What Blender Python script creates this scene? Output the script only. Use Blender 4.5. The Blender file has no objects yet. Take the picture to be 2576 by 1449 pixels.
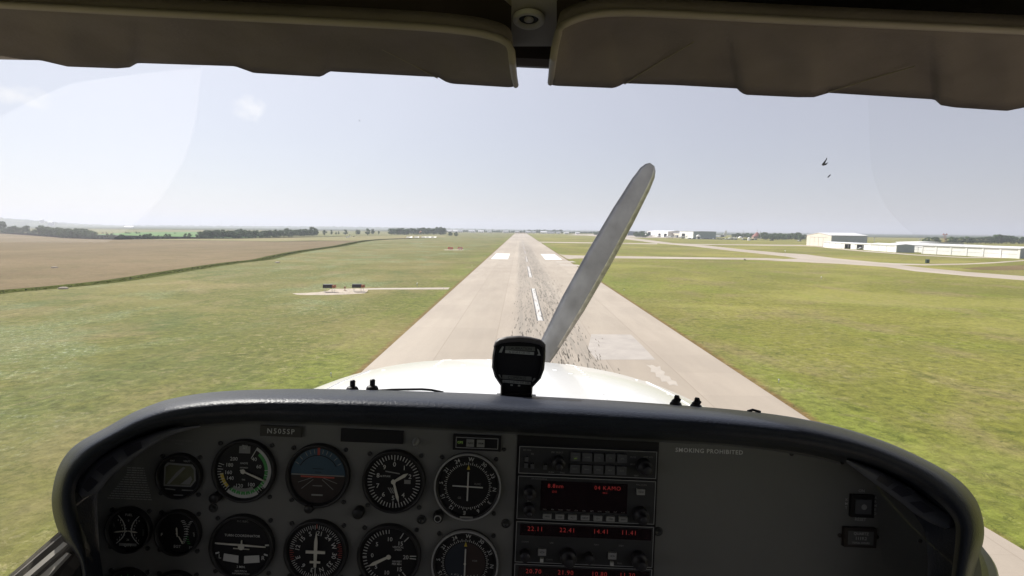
import bpy, bmesh, math, random
from mathutils import Vector, Matrix, noise
R = math.radians
S = bpy.context.scene
COL = S.collection

# ------------------------------------------------------------------ camera
F = 1340.0; CX, CY = 1287.5, 724.5          # focal length and centre, in units of a 2575 x 1449 frame
ROLL, YAW, PITCH = R(0.62), R(0.77), R(6.33)
CAM = Vector((-2.74, 0.0, 11.5))
CR = (Matrix.Rotation(YAW, 3, 'Z') @ Matrix.Rotation(R(90) - PITCH, 3, 'X') @ Matrix.Rotation(ROLL, 3, 'Z'))
cd = bpy.data.cameras.new('camera'); cam = bpy.data.objects.new('camera', cd); COL.objects.link(cam)
cam.matrix_world = Matrix.Translation(CAM) @ CR.to_4x4()
cd.sensor_fit = 'HORIZONTAL'; cd.sensor_width = 36.0; cd.lens = 36.0 * F / 2575.0
cd.clip_start = 0.02; cd.clip_end = 60000
S.camera = cam

# ------------------------------------------------------------------ sky, sun, exposure
SUN_EL, SUN_AZ = R(41), R(-40)              # azimuth from the runway heading (+Y), negative = to the left
w = bpy.data.worlds.new("World"); S.world = w; w.use_nodes = True
nt = w.node_tree; N = nt.nodes; L = nt.links
for n in list(N): N.remove(n)
out = N.new('ShaderNodeOutputWorld'); bg = N.new('ShaderNodeBackground'); sky = N.new('ShaderNodeTexSky')
sky.sky_type = 'NISHITA'; sky.sun_disc = False; sky.sun_elevation = SUN_EL; sky.sun_rotation = SUN_AZ
sky.altitude = 400; sky.air_density = 1.0; sky.dust_density = 0.4; sky.ozone_density = 1.4
bg.inputs['Strength'].default_value = 0.08
# thin wisps of cloud, fixed in the sky by direction
tc = N.new('ShaderNodeTexCoord')
def wmath(op, a, b=None, c=None):
    m = N.new('ShaderNodeMath'); m.operation = op
    for i, v in enumerate((a, b, c)):
        if v is None: continue
        if isinstance(v, (int, float)): m.inputs[i].default_value = v
        else: L.new(v, m.inputs[i])
    return m.outputs[0]
def wcloud(d, sx, sz, seed):
    vr = Matrix.Rotation(math.atan2(d.x, d.y), 3, 'Z') @ d     # not used beyond the azimuth
    mp = N.new('ShaderNodeMapping'); mp.vector_type = 'TEXTURE'
    L.new(tc.outputs['Generated'], mp.inputs['Vector'])
    mp.inputs['Location'].default_value = d
    mp.inputs['Scale'].default_value = (sx, sx, sz)
    ln = N.new('ShaderNodeVectorMath'); ln.operation = 'LENGTH'; L.new(mp.outputs[0], ln.inputs[0])
    fall = wmath('SUBTRACT', 1.0, ln.outputs['Value'])
    nz = N.new('ShaderNodeTexNoise'); nz.inputs['Scale'].default_value = 38 + seed; nz.inputs['Detail'].default_value = 8
    nz.inputs['Roughness'].default_value = 0.6
    L.new(tc.outputs['Generated'], nz.inputs['Vector'])
    v = wmath('ADD', wmath('MULTIPLY', fall, 1.0), wmath('MULTIPLY', wmath('SUBTRACT', nz.outputs['Fac'], 0.5), 2.2))
    return wmath('MULTIPLY', wmath('SMOOTH_MIN', wmath('MAXIMUM', v, 0.0), 1.0, 0.3), 0.62)
def raydir(px, py):
    return (CR @ Vector(((px - CX) / F, (CY - py) / F, -1.0))).normalized()
c1 = wcloud(raydir(630, 272), 0.026, 0.022, 22)
c2 = wcloud(raydir(48, 242), 0.042, 0.014, 27)
cs = wmath('MINIMUM', wmath('ADD', c1, c2), 0.6)
mx = N.new('ShaderNodeMixRGB'); mx.inputs['Color2'].default_value = (9.5, 9.3, 9.2, 1)
# high thin cirrus veil over the blue
veil = N.new('ShaderNodeMixRGB'); veil.inputs['Fac'].default_value = 0.74
sdv = Vector((math.sin(SUN_AZ) * math.cos(SUN_EL), math.cos(SUN_AZ) * math.cos(SUN_EL), math.sin(SUN_EL)))
dt = N.new('ShaderNodeVectorMath'); dt.operation = 'DOT_PRODUCT'; L.new(tc.outputs['Generated'], dt.inputs[0]); dt.inputs[1].default_value = sdv
glow = wmath('MULTIPLY', wmath('POWER', wmath('MAXIMUM', dt.outputs['Value'], 0.0), 3.0), 4.3)
gl = N.new('ShaderNodeCombineXYZ'); [L.new(glow, gl.inputs[i]) for i in range(3)]
va = N.new('ShaderNodeVectorMath'); va.operation = 'ADD'; va.inputs[0].default_value = (4.65, 4.45, 4.95); L.new(gl.outputs[0], va.inputs[1]); L.new(va.outputs[0], veil.inputs['Color2'])
L.new(sky.outputs[0], veil.inputs['Color1'])
L.new(cs, mx.inputs['Fac']); L.new(veil.outputs[0], mx.inputs['Color1'])
L.new(mx.outputs[0], bg.inputs['Color']); L.new(bg.outputs[0], out.inputs['Surface'])

sd = bpy.data.lights.new('sun', 'SUN'); so = bpy.data.objects.new('sun', sd); COL.objects.link(so)
sd.energy = 4.6; sd.angle = R(0.55); sd.color = (1.0, 0.955, 0.88)
sdir = Vector((math.sin(SUN_AZ) * math.cos(SUN_EL), math.cos(SUN_AZ) * math.cos(SUN_EL), math.sin(SUN_EL)))
so.rotation_euler = sdir.to_track_quat('Z', 'Y').to_euler(); so.location = (0, 0, 60)
S.view_settings.view_transform = 'Standard'; S.view_settings.look = 'None'
S.view_settings.exposure = 0.6; S.view_settings.gamma = 1.0; S.view_settings.use_curve_mapping = False
S.render.engine = 'CYCLES'
S.cycles.max_bounces = 8; S.cycles.transparent_max_bounces = 16; S.cycles.volume_bounces = 0

# ------------------------------------------------------------------ helpers
def gp(px, py, z=0.0):
    d = CR @ Vector(((px - CX) / F, (CY - py) / F, -1.0))
    t = (z - CAM.z) / d.z
    return Vector((CAM.x + d.x * t, CAM.y + d.y * t, z))
def pp(px, dist):                            # ground point at a given distance ahead, in the direction of a column of the view
    d = CR @ Vector(((px - CX) / F, 148.5 / F, -1.0))
    return Vector((CAM.x + d.x * dist / d.y, dist, 0))
def hpx(n, y): return n / F * y              # height of n frame units at distance y

AR = R(2.4)
XA = CR @ Vector((math.cos(AR), -math.sin(AR), 0)); ZA = CR @ Vector((math.sin(AR), math.cos(AR), 0)); YA = CR @ Vector((0, 0, -1))
MA = Matrix((XA, YA, ZA)).transposed().to_4x4(); MA.translation = CAM
OA = Vector((0, 0.3, -1.15))
ca_, sa_ = math.cos(AR), math.sin(AR)
def cp(px, py, d):
    x = (px - CX) / F * d; z = (CY - py) / F * d
    return Vector((x * ca_ - z * sa_, d, x * sa_ + z * ca_))
PD = 0.616; PS = PD / F
def PN(px, py, lift=0.0):
    v = cp(px, py, PD); v.y -= lift; return v

class MB:
    def __init__(s): s.v = []; s.f = []; s.m = []; s.sm = []
    def face(s, pts, m=0, smooth=False):
        b = len(s.v); s.v += [tuple(p) for p in pts]; s.f.append(tuple(range(b, b + len(pts)))); s.m.append(m); s.sm.append(smooth)
    def grid(s, rows, m=0, smooth=True, flip=False, closed=False):
        b = len(s.v); n = len(rows[0])
        for r in rows: s.v += [tuple(p) for p in r]
        for i in range(len(rows) - 1):
            for j in range(n if closed else n - 1):
                a = b + i * n + j; c = b + i * n + (j + 1) % n; q = (a, c, c + n, a + n)
                s.f.append(q[::-1] if flip else q); s.m.append(m); s.sm.append(smooth)
    def box(s, lo, hi, m=0, M=None):
        x0, y0, z0 = lo; x1, y1, z1 = hi
        P = [Vector(p) for p in ((x0,y0,z0),(x1,y0,z0),(x1,y1,z0),(x0,y1,z0),(x0,y0,z1),(x1,y0,z1),(x1,y1,z1),(x0,y1,z1))]
        if M: P = [M @ p for p in P]
        b = len(s.v); s.v += [tuple(p) for p in P]
        for q in ((0,3,2,1),(4,5,6,7),(0,1,5,4),(1,2,6,5),(2,3,7,6),(3,0,4,7)):
            s.f.append(tuple(b + k for k in q)); s.m.append(m); s.sm.append(False)
    def prism(s, pts, vec, m=0, smooth=False, caps=True):
        vec = Vector(vec); n = len(pts); b = len(s.v)
        s.v += [tuple(p) for p in pts] + [tuple(Vector(p) + vec) for p in pts]
        if caps:
            s.f.append(tuple(b + i for i in range(n))); s.f.append(tuple(b + n + i for i in reversed(range(n)))); s.m += [m, m]; s.sm += [False, False]
        for i in range(n):
            j = (i + 1) % n; s.f.append((b + j, b + i, b + n + i, b + n + j)); s.m.append(m); s.sm.append(smooth)
    def tube(s, pts, r, n=8, m=0, caps=True, rz=1.0):
        pts = [Vector(p) for p in pts]; rr = r if isinstance(r, (list, tuple)) else [r] * len(pts); rows = []
        for i, p in enumerate(pts):
            d = (pts[min(i + 1, len(pts) - 1)] - pts[max(i - 1, 0)]).normalized()
            up = Vector((0, 0, 1)) if abs(d.z) < 0.9 else Vector((0, 1, 0))
            a = d.cross(up).normalized(); b_ = a.cross(d)
            rows.append([p + (a * math.cos(t) + b_ * math.sin(t) * rz) * rr[i] for t in [2 * math.pi * k / n for k in range(n)]])
        s.grid(rows, m, True, closed=True)
        if caps:
            s.face(rows[0][::-1], m); s.face(rows[-1], m)
    def lathe(s, o, ax, prof, n=16, m=0):
        ax = Vector(ax).normalized(); up = Vector((0, 0, 1)) if abs(ax.z) < 0.9 else Vector((1, 0, 0))
        a = ax.cross(up).normalized(); b_ = a.cross(ax); o = Vector(o)
        rows = [[o + ax * h + (a * math.cos(t) + b_ * math.sin(t)) * r for t in [2 * math.pi * k / n for k in range(n)]] for (r, h) in prof]
        s.grid(rows, m, True, closed=True)
    def build(s, name, mats, parent=None, off=None):
        me = bpy.data.meshes.new(name)
        vs = s.v if off is None else [tuple(Vector(p) - off) for p in s.v]
        me.from_pydata(vs, [], s.f)
        mats = mats if isinstance(mats, (list, tuple)) else [mats]
        for m in mats: me.materials.append(m)
        me.polygons.foreach_set('material_index', s.m); me.polygons.foreach_set('use_smooth', s.sm); me.update()
        o = bpy.data.objects.new(name, me); COL.objects.link(o)
        if parent: o.parent = parent
        return o
def tag(o, label=None, cat=None, group=None, kind=None):
    if label: o['label'] = label
    if cat: o['category'] = cat
    if group: o['group'] = group
    if kind: o['kind'] = kind
    return o
def empty(name, loc, rz=0.0):
    o = bpy.data.objects.new(name, None); COL.objects.link(o); o.location = loc; o.rotation_euler = (0, 0, rz); o.empty_display_size = 0.3
    return o
def copy_tree(o, parent=None):
    c = o.copy(); COL.objects.link(c); c.parent = parent
    for ch in list(o.children): copy_tree(ch, c)
    return c

MATS = {}
def PM(name, col, rough=0.6, metal=0.0, spec=0.5, var=0.08, vscale=8.0, bump=0.0, bscale=200.0, emit=None, estr=0.0, coat=0.0, tex='Object'):
    if name in MATS: return MATS[name]
    m = bpy.data.materials.new(name); m.use_nodes = True; n = m.node_tree.nodes; l = m.node_tree.links
    b = n['Principled BSDF']; b.inputs['Roughness'].default_value = rough; b.inputs['Metallic'].default_value = metal
    b.inputs['Specular IOR Level'].default_value = spec; b.inputs['Coat Weight'].default_value = coat
    b.inputs['Base Color'].default_value = (*col, 1)
    t = n.new('ShaderNodeTexCoord')
    if var > 0:
        nz = n.new('ShaderNodeTexNoise'); nz.inputs['Scale'].default_value = vscale; nz.inputs['Detail'].default_value = 5
        l.new(t.outputs[tex], nz.inputs['Vector'])
        r = n.new('ShaderNodeValToRGB'); r.color_ramp.elements[0].position = 0.3; r.color_ramp.elements[1].position = 0.7
        r.color_ramp.elements[0].color = (*[c * (1 - var) for c in col], 1); r.color_ramp.elements[1].color = (*[min(c * (1 + var), 1) for c in col], 1)
        l.new(nz.outputs['Fac'], r.inputs['Fac']); l.new(r.outputs[0], b.inputs['Base Color'])
    if bump > 0:
        nz2 = n.new('ShaderNodeTexNoise'); nz2.inputs['Scale'].default_value = bscale; nz2.inputs['Detail'].default_value = 3
        l.new(t.outputs[tex], nz2.inputs['Vector'])
        bp = n.new('ShaderNodeBump'); bp.inputs['Strength'].default_value = bump; bp.inputs['Distance'].default_value = 0.001
        l.new(nz2.outputs['Fac'], bp.inputs['Height']); l.new(bp.outputs[0], b.inputs['Normal'])
    if emit:
        b.inputs['Emission Color'].default_value = (*emit, 1); b.inputs['Emission Strength'].default_value = estr
    MATS[name] = m
    return m

def catmull(pts, k=6):
    out_ = []; n = len(pts)
    for i in range(n - 1):
        p0, p1, p2, p3 = pts[max(i - 1, 0)], pts[i], pts[i + 1], pts[min(i + 2, n - 1)]
        for j in range(k):
            t = j / k
            out_.append(tuple(0.5 * ((2 * b) + (-a + c) * t + (2 * a - 5 * b + 4 * c - d) * t * t + (-a + 3 * b - 3 * c + d) * t ** 3) for a, b, c, d in zip(p0, p1, p2, p3)))
    out_.append(tuple(pts[-1])); return out_

class NG:                                    # small node builder for the ground materials
    def __init__(s, name):
        s.m = bpy.data.materials.new(name); s.m.use_nodes = True; s.n = s.m.node_tree.nodes; s.l = s.m.node_tree.links
        s.b = s.n['Principled BSDF']; g = s.n.new('ShaderNodeNewGeometry'); s.pos = g.outputs['Position']
        sp = s.n.new('ShaderNodeSeparateXYZ'); s.l.new(s.pos, sp.inputs[0]); s.x, s.y = sp.outputs[0], sp.outputs[1]
    def math(s, op, a, b=None, clamp=False):
        m = s.n.new('ShaderNodeMath'); m.operation = op; m.use_clamp = clamp
        for i, v in enumerate((a, b)):
            if v is None: continue
            if isinstance(v, (int, float)): m.inputs[i].default_value = v
            else: s.l.new(v, m.inputs[i])
        return m.outputs[0]
    def noise(s, scale, detail=4, rough=0.55, stretch=(1, 1, 1), dist=0.0, vec=None):
        mp = s.n.new('ShaderNodeMapping'); mp.inputs['Scale'].default_value = stretch; s.l.new(vec or s.pos, mp.inputs[0])
        z = s.n.new('ShaderNodeTexNoise'); z.inputs['Scale'].default_value = scale; z.inputs['Detail'].default_value = detail
        z.inputs['Roughness'].default_value = rough; z.inputs['Distortion'].default_value = dist
        s.l.new(mp.outputs[0], z.inputs['Vector']); return z.outputs['Fac']
    def ramp(s, v, a, b):
        m = s.n.new('ShaderNodeMapRange'); m.inputs['From Min'].default_value = a; m.inputs['From Max'].default_value = b
        m.interpolation_type = 'SMOOTHSTEP'; s.l.new(v, m.inputs['Value']); return m.outputs[0]
    def mix(s, f, a, b, mode='MIX'):
        x = s.n.new('ShaderNodeMixRGB'); x.blend_type = mode
        for i, v in enumerate((f, a, b)):
            if isinstance(v, (int, float)): x.inputs[i].default_value = v
            elif isinstance(v, tuple): x.inputs[i].default_value = (*v, 1)
            else: s.l.new(v, x.inputs[i])
        return x.outputs[0]
    def done(s, col, rough=0.9, height=None, dist=0.05, strength=0.6, spec=0.2):
        s.l.new(col, s.b.inputs['Base Color']); s.b.inputs['Roughness'].default_value = rough; s.b.inputs['Specular IOR Level'].default_value = spec
        if height is not None:
            bp = s.n.new('ShaderNodeBump'); bp.inputs['Distance'].default_value = dist; bp.inputs['Strength'].default_value = strength
            s.l.new(height, bp.inputs['Height']); s.l.new(bp.outputs[0], s.b.inputs['Normal'])
        return s.m

# ================================================================== GROUND
def grass_material():
    g = NG('airfield_grass')
    big = g.noise(0.012, 5, 0.6, dist=0.6); mid = g.noise(0.09, 6, 0.65, (1, 0.7, 1), 0.4); fine = g.noise(1.3, 6, 0.75); vf = g.noise(5.5, 3, 0.8)
    right = g.ramp(g.x, 5, 30)
    base = g.mix(g.ramp(big, 0.35, 0.65), (0.160, 0.172, 0.043), (0.212, 0.192, 0.066))
    baseR = g.mix(g.ramp(big, 0.38, 0.66), (0.218, 0.218, 0.048), (0.322, 0.294, 0.082))
    c = g.mix(right, base, baseR)
    # dry and lush patches
    dry = g.math('MULTIPLY', g.ramp(mid, 0.48, 0.66), 0.75)
    c = g.mix(dry, c, (0.290, 0.235, 0.115))
    lush = g.math('MULTIPLY', g.ramp(g.noise(0.055, 5, 0.6, (1, 0.5, 1), 0.8), 0.52, 0.70), 0.7)
    c = g.mix(lush, c, g.mix(right, (0.115, 0.150, 0.045), (0.218, 0.255, 0.043)))
    # brighter mown strip beside the runway
    ax = g.math('ABSOLUTE', g.x)
    strip = g.math('MULTIPLY', g.math('SUBTRACT', 1.0, g.ramp(ax, 17, 27)), g.ramp(g.noise(0.13, 4, 0.6, (1, 0.35, 1)), 0.38, 0.6))
    c = g.mix(g.math('MULTIPLY', strip, 0.6), c, (0.215, 0.260, 0.045))
    # white clover flowers, in drifts on the left of the runway
    left = g.math('SUBTRACT', 1.0, g.ramp(g.x, -34, -24))
    drift = g.ramp(g.noise(0.045, 5, 0.65, (1.0, 0.75, 1), 0.25), 0.48, 0.62)
    spk = g.ramp(g.noise(2.6, 3, 0.85, (1, 0.6, 1)), 0.55, 0.62)
    far = g.math('MULTIPLY', g.math('MULTIPLY', left, drift), 1.0)
    c = g.mix(g.math('MULTIPLY', far, 0.55), c, (0.200, 0.250, 0.112))
    c = g.mix(g.math('MULTIPLY', g.math('MULTIPLY', far, spk), 0.6), c, (0.52, 0.56, 0.42))
    spr = g.math('MULTIPLY', g.ramp(g.noise(1.9, 4, 0.85, (1, 0.7, 1)), 0.63, 0.70), g.ramp(g.noise(0.07, 3, 0.6), 0.45, 0.6))
    c = g.mix(g.math('MULTIPLY', spr, 0.45), c, (0.43, 0.42, 0.27))
    # bare soil line along the concrete edge
    edge = g.math('SUBTRACT', 1.0, g.ramp(g.math('ADD', ax, g.math('MULTIPLY', g.noise(0.7, 4, 0.7), -1.4)), 14.75, 15.35))
    c = g.mix(edge, c, (0.225, 0.150, 0.062))
    # tufts: sharp little clumps, dry straw and dark green
    k1 = g.ramp(g.noise(0.95, 7, 0.85, (1, 1, 1), 0.8), 0.535, 0.60); k2 = g.ramp(g.noise(0.8, 7, 0.85, (1, 1, 1), 1.2, ), 0.40, 0.46)
    zone = g.ramp(g.noise(0.05, 4, 0.7), 0.42, 0.58)
    c = g.mix(g.math('MULTIPLY', g.math('MULTIPLY', k1, zone), 0.55), c, (0.400, 0.350, 0.190))
    c = g.mix(g.math('MULTIPLY', g.math('SUBTRACT', 1.0, k2), 0.55), c, (0.080, 0.095, 0.025))
    m2 = g.noise(0.35, 5, 0.7, (0.8, 1.1, 1), 0.5)
    c = g.mix(g.math('MULTIPLY', g.ramp(m2, 0.54, 0.70), 0.55), c, (0.300, 0.265, 0.125))
    c = g.mix(g.math('MULTIPLY', g.math('SUBTRACT', 1.0, g.ramp(m2, 0.32, 0.45)), 0.5), c, (0.085, 0.105, 0.026))
    c = g.mix(0.8, c, g.mix(g.ramp(fine, 0.34, 0.66), (0.48, 0.49, 0.50), (1.0, 1.0, 0.95)), 'MULTIPLY')
    c = g.mix(0.45, c, g.mix(g.ramp(vf, 0.3, 0.7), (0.55, 0.55, 0.55), (1.0, 1.0, 1.0)), 'MULTIPLY')
    br = g.noise(0.028, 4, 0.6, (0.8, 1.2, 1), 0.7)
    c = g.mix(g.math('MULTIPLY', g.ramp(br, 0.50, 0.62), 0.30), c, g.mix(right, (0.250, 0.205, 0.085), (0.310, 0.290, 0.090)))
    c = g.mix(g.math('MULTIPLY', g.math('SUBTRACT', 1.0, g.ramp(br, 0.36, 0.47)), 0.35), c, (0.120, 0.120, 0.036))
    c = g.mix(1.0, c, (1.14, 1.14, 1.12), 'MULTIPLY')
    h = g.math('ADD', g.math('MULTIPLY', fine, 1.0), g.math('MULTIPLY', mid, 1.5))
    return g.done(c, 0.95, h, 0.22, 0.55, 0.1)
GRASS = grass_material()
mb = MB()
ring = [30, 60, 120, 250, 500, 1000, 2000, 4000, 7000, 11500]
rows = [[Vector((CAM.x + r * math.cos(2 * math.pi * k / 96), r * math.sin(2 * math.pi * k / 96), -r * r / 12.74e6 if r > 1500 else 0)) for k in range(96)] for r in ring]
mb.face(rows[0]); mb.grid(rows, closed=True, smooth=False, flip=True)
for i, f in enumerate(mb.f): pass
tag(mb.build('ground', GRASS), 'green airfield grass spreading away on both sides of the runway', None, kind='structure')

def sheet(name, pts, z, mat, label, kind='structure'):
    """flat sheet from a ground outline, triangulated"""
    bm = bmesh.new(); vs = [bm.verts.new((p[0], p[1], z)) for p in pts]
    f = bm.faces.new(vs); bmesh.ops.triangulate(bm, faces=[f], ngon_method='EAR_CLIP')
    bmesh.ops.recalc_face_normals(bm, faces=bm.faces)
    for q in bm.faces:
        if q.normal.z < 0: q.normal_flip()
    me = bpy.data.meshes.new(name); bm.to_mesh(me); bm.free(); me.materials.append(mat)
    o = bpy.data.objects.new(name, me); COL.objects.link(o); tag(o, label, None, kind=kind); return o

def concrete(name, dark=1.0, runway=False):
    g = NG(name)
    big = g.noise(0.03, 5, 0.6, (1, 0.25, 1)); mid = g.noise(0.5, 6, 0.65, (1, 0.15, 1)); fine = g.noise(6, 4, 0.7)
    a = (0.395 * dark, 0.338 * dark, 0.276 * dark); b = (0.475 * dark, 0.414 * dark, 0.343 * dark)
    c = g.mix(g.ramp(big, 0.35, 0.65), a, b)
    c = g.mix(0.5, c, g.mix(g.ramp(mid, 0.3, 0.7), (0.86, 0.86, 0.86), (1.05, 1.05, 1.04)), 'MULTIPLY')
    c = g.mix(0.5, c, g.mix(fine, (0.85, 0.85, 0.85), (1.1, 1.1, 1.1)), 'MULTIPLY')
    if runway:
        def joint(v, pitch, wdt, strength):
            md = g.math('PINGPONG', v, pitch / 2)
            return g.math('MULTIPLY', g.math('SUBTRACT', 1.0, g.ramp(md, 0, wdt)), strength)
        # every lane of slabs has its own tone
        lane = g.n.new('ShaderNodeTexWhiteNoise'); lane.noise_dimensions = '2D'
        cb = g.n.new('ShaderNodeCombineXYZ')
        g.l.new(g.math('FLOOR', g.math('DIVIDE', g.math('ADD', g.x, 15.25), 5.083)), cb.inputs[0])
        g.l.new(g.math('FLOOR', g.math('DIVIDE', g.y, 6.1)), cb.inputs[1]); g.l.new(cb.outputs[0], lane.inputs[0])
        c = g.mix(0.5, c, g.mix(lane.outputs['Value'], (0.90, 0.90, 0.90), (1.04, 1.04, 1.04)), 'MULTIPLY')
        lane2 = g.n.new('ShaderNodeTexWhiteNoise'); lane2.noise_dimensions = '1D'
        g.l.new(g.math('FLOOR', g.math('DIVIDE', g.math('ADD', g.x, 15.25), 5.083)), lane2.inputs['W'])
        c = g.mix(0.6, c, g.mix(lane2.outputs['Value'], (0.90, 0.90, 0.89), (1.03, 1.03, 1.03)), 'MULTIPLY')
        c = g.mix(joint(g.math('ADD', g.x, 15.25), 5.083, 0.07, 0.42), c, (0.20, 0.16, 0.12))
        c = g.mix(joint(g.y, 6.1, 0.06, 0.16), c, (0.22, 0.18, 0.14))
        # rubber laid down in the touchdown zone
        band = g.math('MULTIPLY', g.ramp(g.x, -3.6, -2.6), g.math('SUBTRACT', 1.0, g.ramp(g.x, 3.3, 5.8)))
        band = g.math('MULTIPLY', band, g.math('SUBTRACT', 1.0, g.ramp(g.y, 330, 640)))
        st = g.ramp(g.noise(1.1, 5, 0.75, (1.6, 0.045, 1)), 0.34, 0.66)
        c = g.mix(g.math('MULTIPLY', band, g.math('ADD', g.math('MULTIPLY', st, 0.42), 0.13)), c, (0.20, 0.185, 0.16))
    return g.done(c, 0.8, fine, 0.004, 0.5, 0.25)
CONC = concrete('taxiway_concrete', 1.0); RWY = concrete('runway_concrete', 1.0, True)
mb = MB()
nseg = 40
mb.grid([[Vector((x, -60 + 1430 * i / nseg, 0.012)) for x in (-15.25, 15.25)] for i in range(nseg + 1)], flip=True, smooth=False)
tag(mb.build('runway', RWY), 'long pale concrete runway running straight to the horizon', None, kind='structure')

# painted markings
WHITE = PM('runway_paint', (0.80, 0.79, 0.76), 0.6, var=0.05, vscale=1.5)
def worn_paint():
    g = NG('worn_paint'); n_ = g.noise(1.2, 6, 0.8, (1, 0.12, 1))
    c = g.mix(g.math('MAXIMUM', g.ramp(n_, 0.42, 0.66), g.ramp(g.y, 104, 240)), (0.62, 0.61, 0.59), (0.42, 0.37, 0.33)); return g.done(c, 0.6)
WORN = worn_paint()
BLACKP = PM('black_border_paint', (0.10, 0.095, 0.088), 0.7, var=0.4, vscale=2)
def rect(mb, x0, x1, y0, y1, z, m=0): mb.face([(x0, y0, z), (x1, y0, z), (x1, y1, z), (x0, y1, z)], m)
for x0 in (-13.6, 7.1):
    mb = MB(); rect(mb, x0, x0 + 6.45, 203, 249, 0.02)
    o = mb.build('aiming_point_marking', WHITE)
    tag(o, 'solid white aiming block painted on the ' + ('left' if x0 < 0 else 'right') + ' half of the runway', None, 'aiming point blocks on the runway', kind='structure')
k = 0
y = 5.5
while y < 1330:
    mb = MB(); rect(mb, -0.30, 0.30, y, y + 36.6, 0.021, 0)
    rect(mb, -0.46, -0.302, y - .2, y + 36.8, 0.019, 1); rect(mb, 0.302, 0.46, y - .2, y + 36.8, 0.019, 1)
    o = mb.build('centreline_stripe', [WORN, BLACKP])
    tag(o, 'white dashed centreline stripe with thin black borders on the runway', None, 'centreline stripes down the runway', kind='structure')
    y += 61.0
# pale repaired slabs
PATCH = PM('repair_concrete', (0.398, 0.360, 0.322), 0.8, var=0.10, vscale=0.6, tex='Object')
PATCHW = PM('pale_repair_concrete', (0.435, 0.388, 0.333), 0.8, var=0.06, vscale=1.0)
def gpoly(pts): return [gp(*p) for p in pts]
sheet('runway_patch', gpoly([(1487, 841), (1587, 842), (1617, 872), (1648, 905), (1500, 905), (1478, 880)]), 0.018, PATCH, 'smooth grey repaired slab area on the near right of the centreline')
random.seed(4)
pr = [(1624, 917), (1633, 920), (1640, 918), (1651, 924), (1660, 921), (1662, 931), (1672, 936), (1670, 944), (1684, 948), (1688, 956), (1700, 960), (1706, 972), (1694, 968), (1684, 970), (1676, 960), (1664, 961), (1660, 951), (1650, 948), (1648, 938), (1636, 936), (1637, 927)]
sheet('runway_patch', gpoly(pr), 0.022, PATCHW, 'ragged near-white repair patch nearest the right runway edge')
sheet('runway_patch', gpoly([(1396, 657), (1440, 657), (1449, 660), (1401, 660)]), 0.022, PATCHW, 'narrow pale repaired strip across the lane beside the right aiming block, farther one', )
sheet('runway_patch', gpoly([(1404, 664), (1452, 666), (1470, 671), (1412, 668)]), 0.022, PATCHW, 'narrow pale repaired strip across the lane beside the right aiming block, nearer one')
# rubber marks
RUB = PM('rubber_mark', (0.125, 0.105, 0.080), 0.8, var=0.35, vscale=0.8)
random.seed(11); mb = MB()
for i in range(3800):
    y = 24 + 330 * random.random() ** 1.5
    x = random.gauss(0.9, 2.1) if random.random() < .85 else random.uniform(-3.6, 4.5)
    if x < -3.6 or x > 6.5 or (abs(x) < .75 and random.random() < .8): continue
    wd = random.uniform(0.022, 0.062); ln = random.uniform(0.25, 1.4) * (1 + y / 160); sk = random.uniform(-.05, .09) * ln
    zz = 0.024
    mb.face([(x - wd, y, zz), (x + wd, y - .05, zz), (x + wd * .8 + sk, y + ln, zz), (x - wd * .6 + sk, y + ln, zz)])
tag(mb.build('tyre_marks', RUB), 'scattered short black rubber marks around the runway centreline', None, kind='stuff')

# taxiways: outlines in frame units, laid on the ground
r7 = lambda X, Y: (1311.5 + X * .2546, 524.6 + Y * .2546)
r8 = lambda X, Y: (1923.6 + X * .2529, 524.6 + Y * .2529)
T7 = lambda *p: [r7(*q) for q in p]
T8 = lambda *p: [r8(*q) for q in p]
near_taxi = [(1404.5, 637.5)] + T7((400, 457), (500, 462), (1000, 470), (1600, 480), (2200, 487), (2576, 492)) + T8((20, 499), (200, 501), (330, 499), (420, 512)) + T8((330, 531), (20, 516)) + T7((2576, 512), (2000, 502), (1300, 495), (700, 491), (520, 494)) + [(1431, 652), (1424, 650)]
sheet('taxiway', gpoly(near_taxi), 0.008, CONC, 'pale connecting taxiway leaving the runway just beyond the right aiming block')
main_top = T7((500, 250), (700, 261), (1050, 286), (1300, 316), (1500, 342), (1800, 363), (2200, 405), (2576, 440)) + T8((200, 443), (400, 455), (700, 495), (1100, 533), (1500, 580), (2000, 630), (2576, 672)) + [(2700, 706), (2900, 735)]
main_bot = [(2900, 752), (2700, 723)] + T8((2576, 715), (2000, 670), (1500, 625), (1200, 580), (700, 548), (330, 531), (330, 499), (200, 476), (20, 461)) + T7((2576, 470), (2000, 410), (1700, 374), (1340, 344), (1200, 325), (1000, 300), (700, 272), (500, 254))
sheet('taxiway', gpoly(main_top + main_bot), 0.006, CONC, 'wide main taxiway sweeping from the far hangars to the right of the view')
thin = T7((150, 327), (500, 332), (1000, 340), (1340, 344), (1340, 354), (1000, 348), (500, 341), (160, 336))
sheet('taxiway', gpoly(thin), 0.010, CONC, 'thin far connecting taxiway crossing the grass to the main taxiway')
apr = T7((1500, 343), (1700, 350), (2100, 353), (2576, 357)) + T8((380, 362), (560, 372), (720, 395), (1000, 420), (1500, 457), (2000, 484), (2576, 482)) + T8((2576, 492), (2000, 492), (1500, 466), (1000, 430), (700, 402), (500, 378), (380, 373), (0, 369)) + T7((2100, 362), (1700, 357))
sheet('taxiway', gpoly(apr), 0.004, CONC, 'narrow paved lane in front of the white hangars')
loop = T8((1000, 530), (1300, 545), (1600, 553), (2000, 547), (2300, 532), (2576, 512)) + [(2700, 648), (2700, 653)] + T8((2576, 521), (2300, 543), (2000, 557), (1600, 566), (1300, 560), (1100, 545))
sheet('taxiway', gpoly(loop), 0.011, CONC, 'thin curving lane branching off the main taxiway toward the right')
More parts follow.
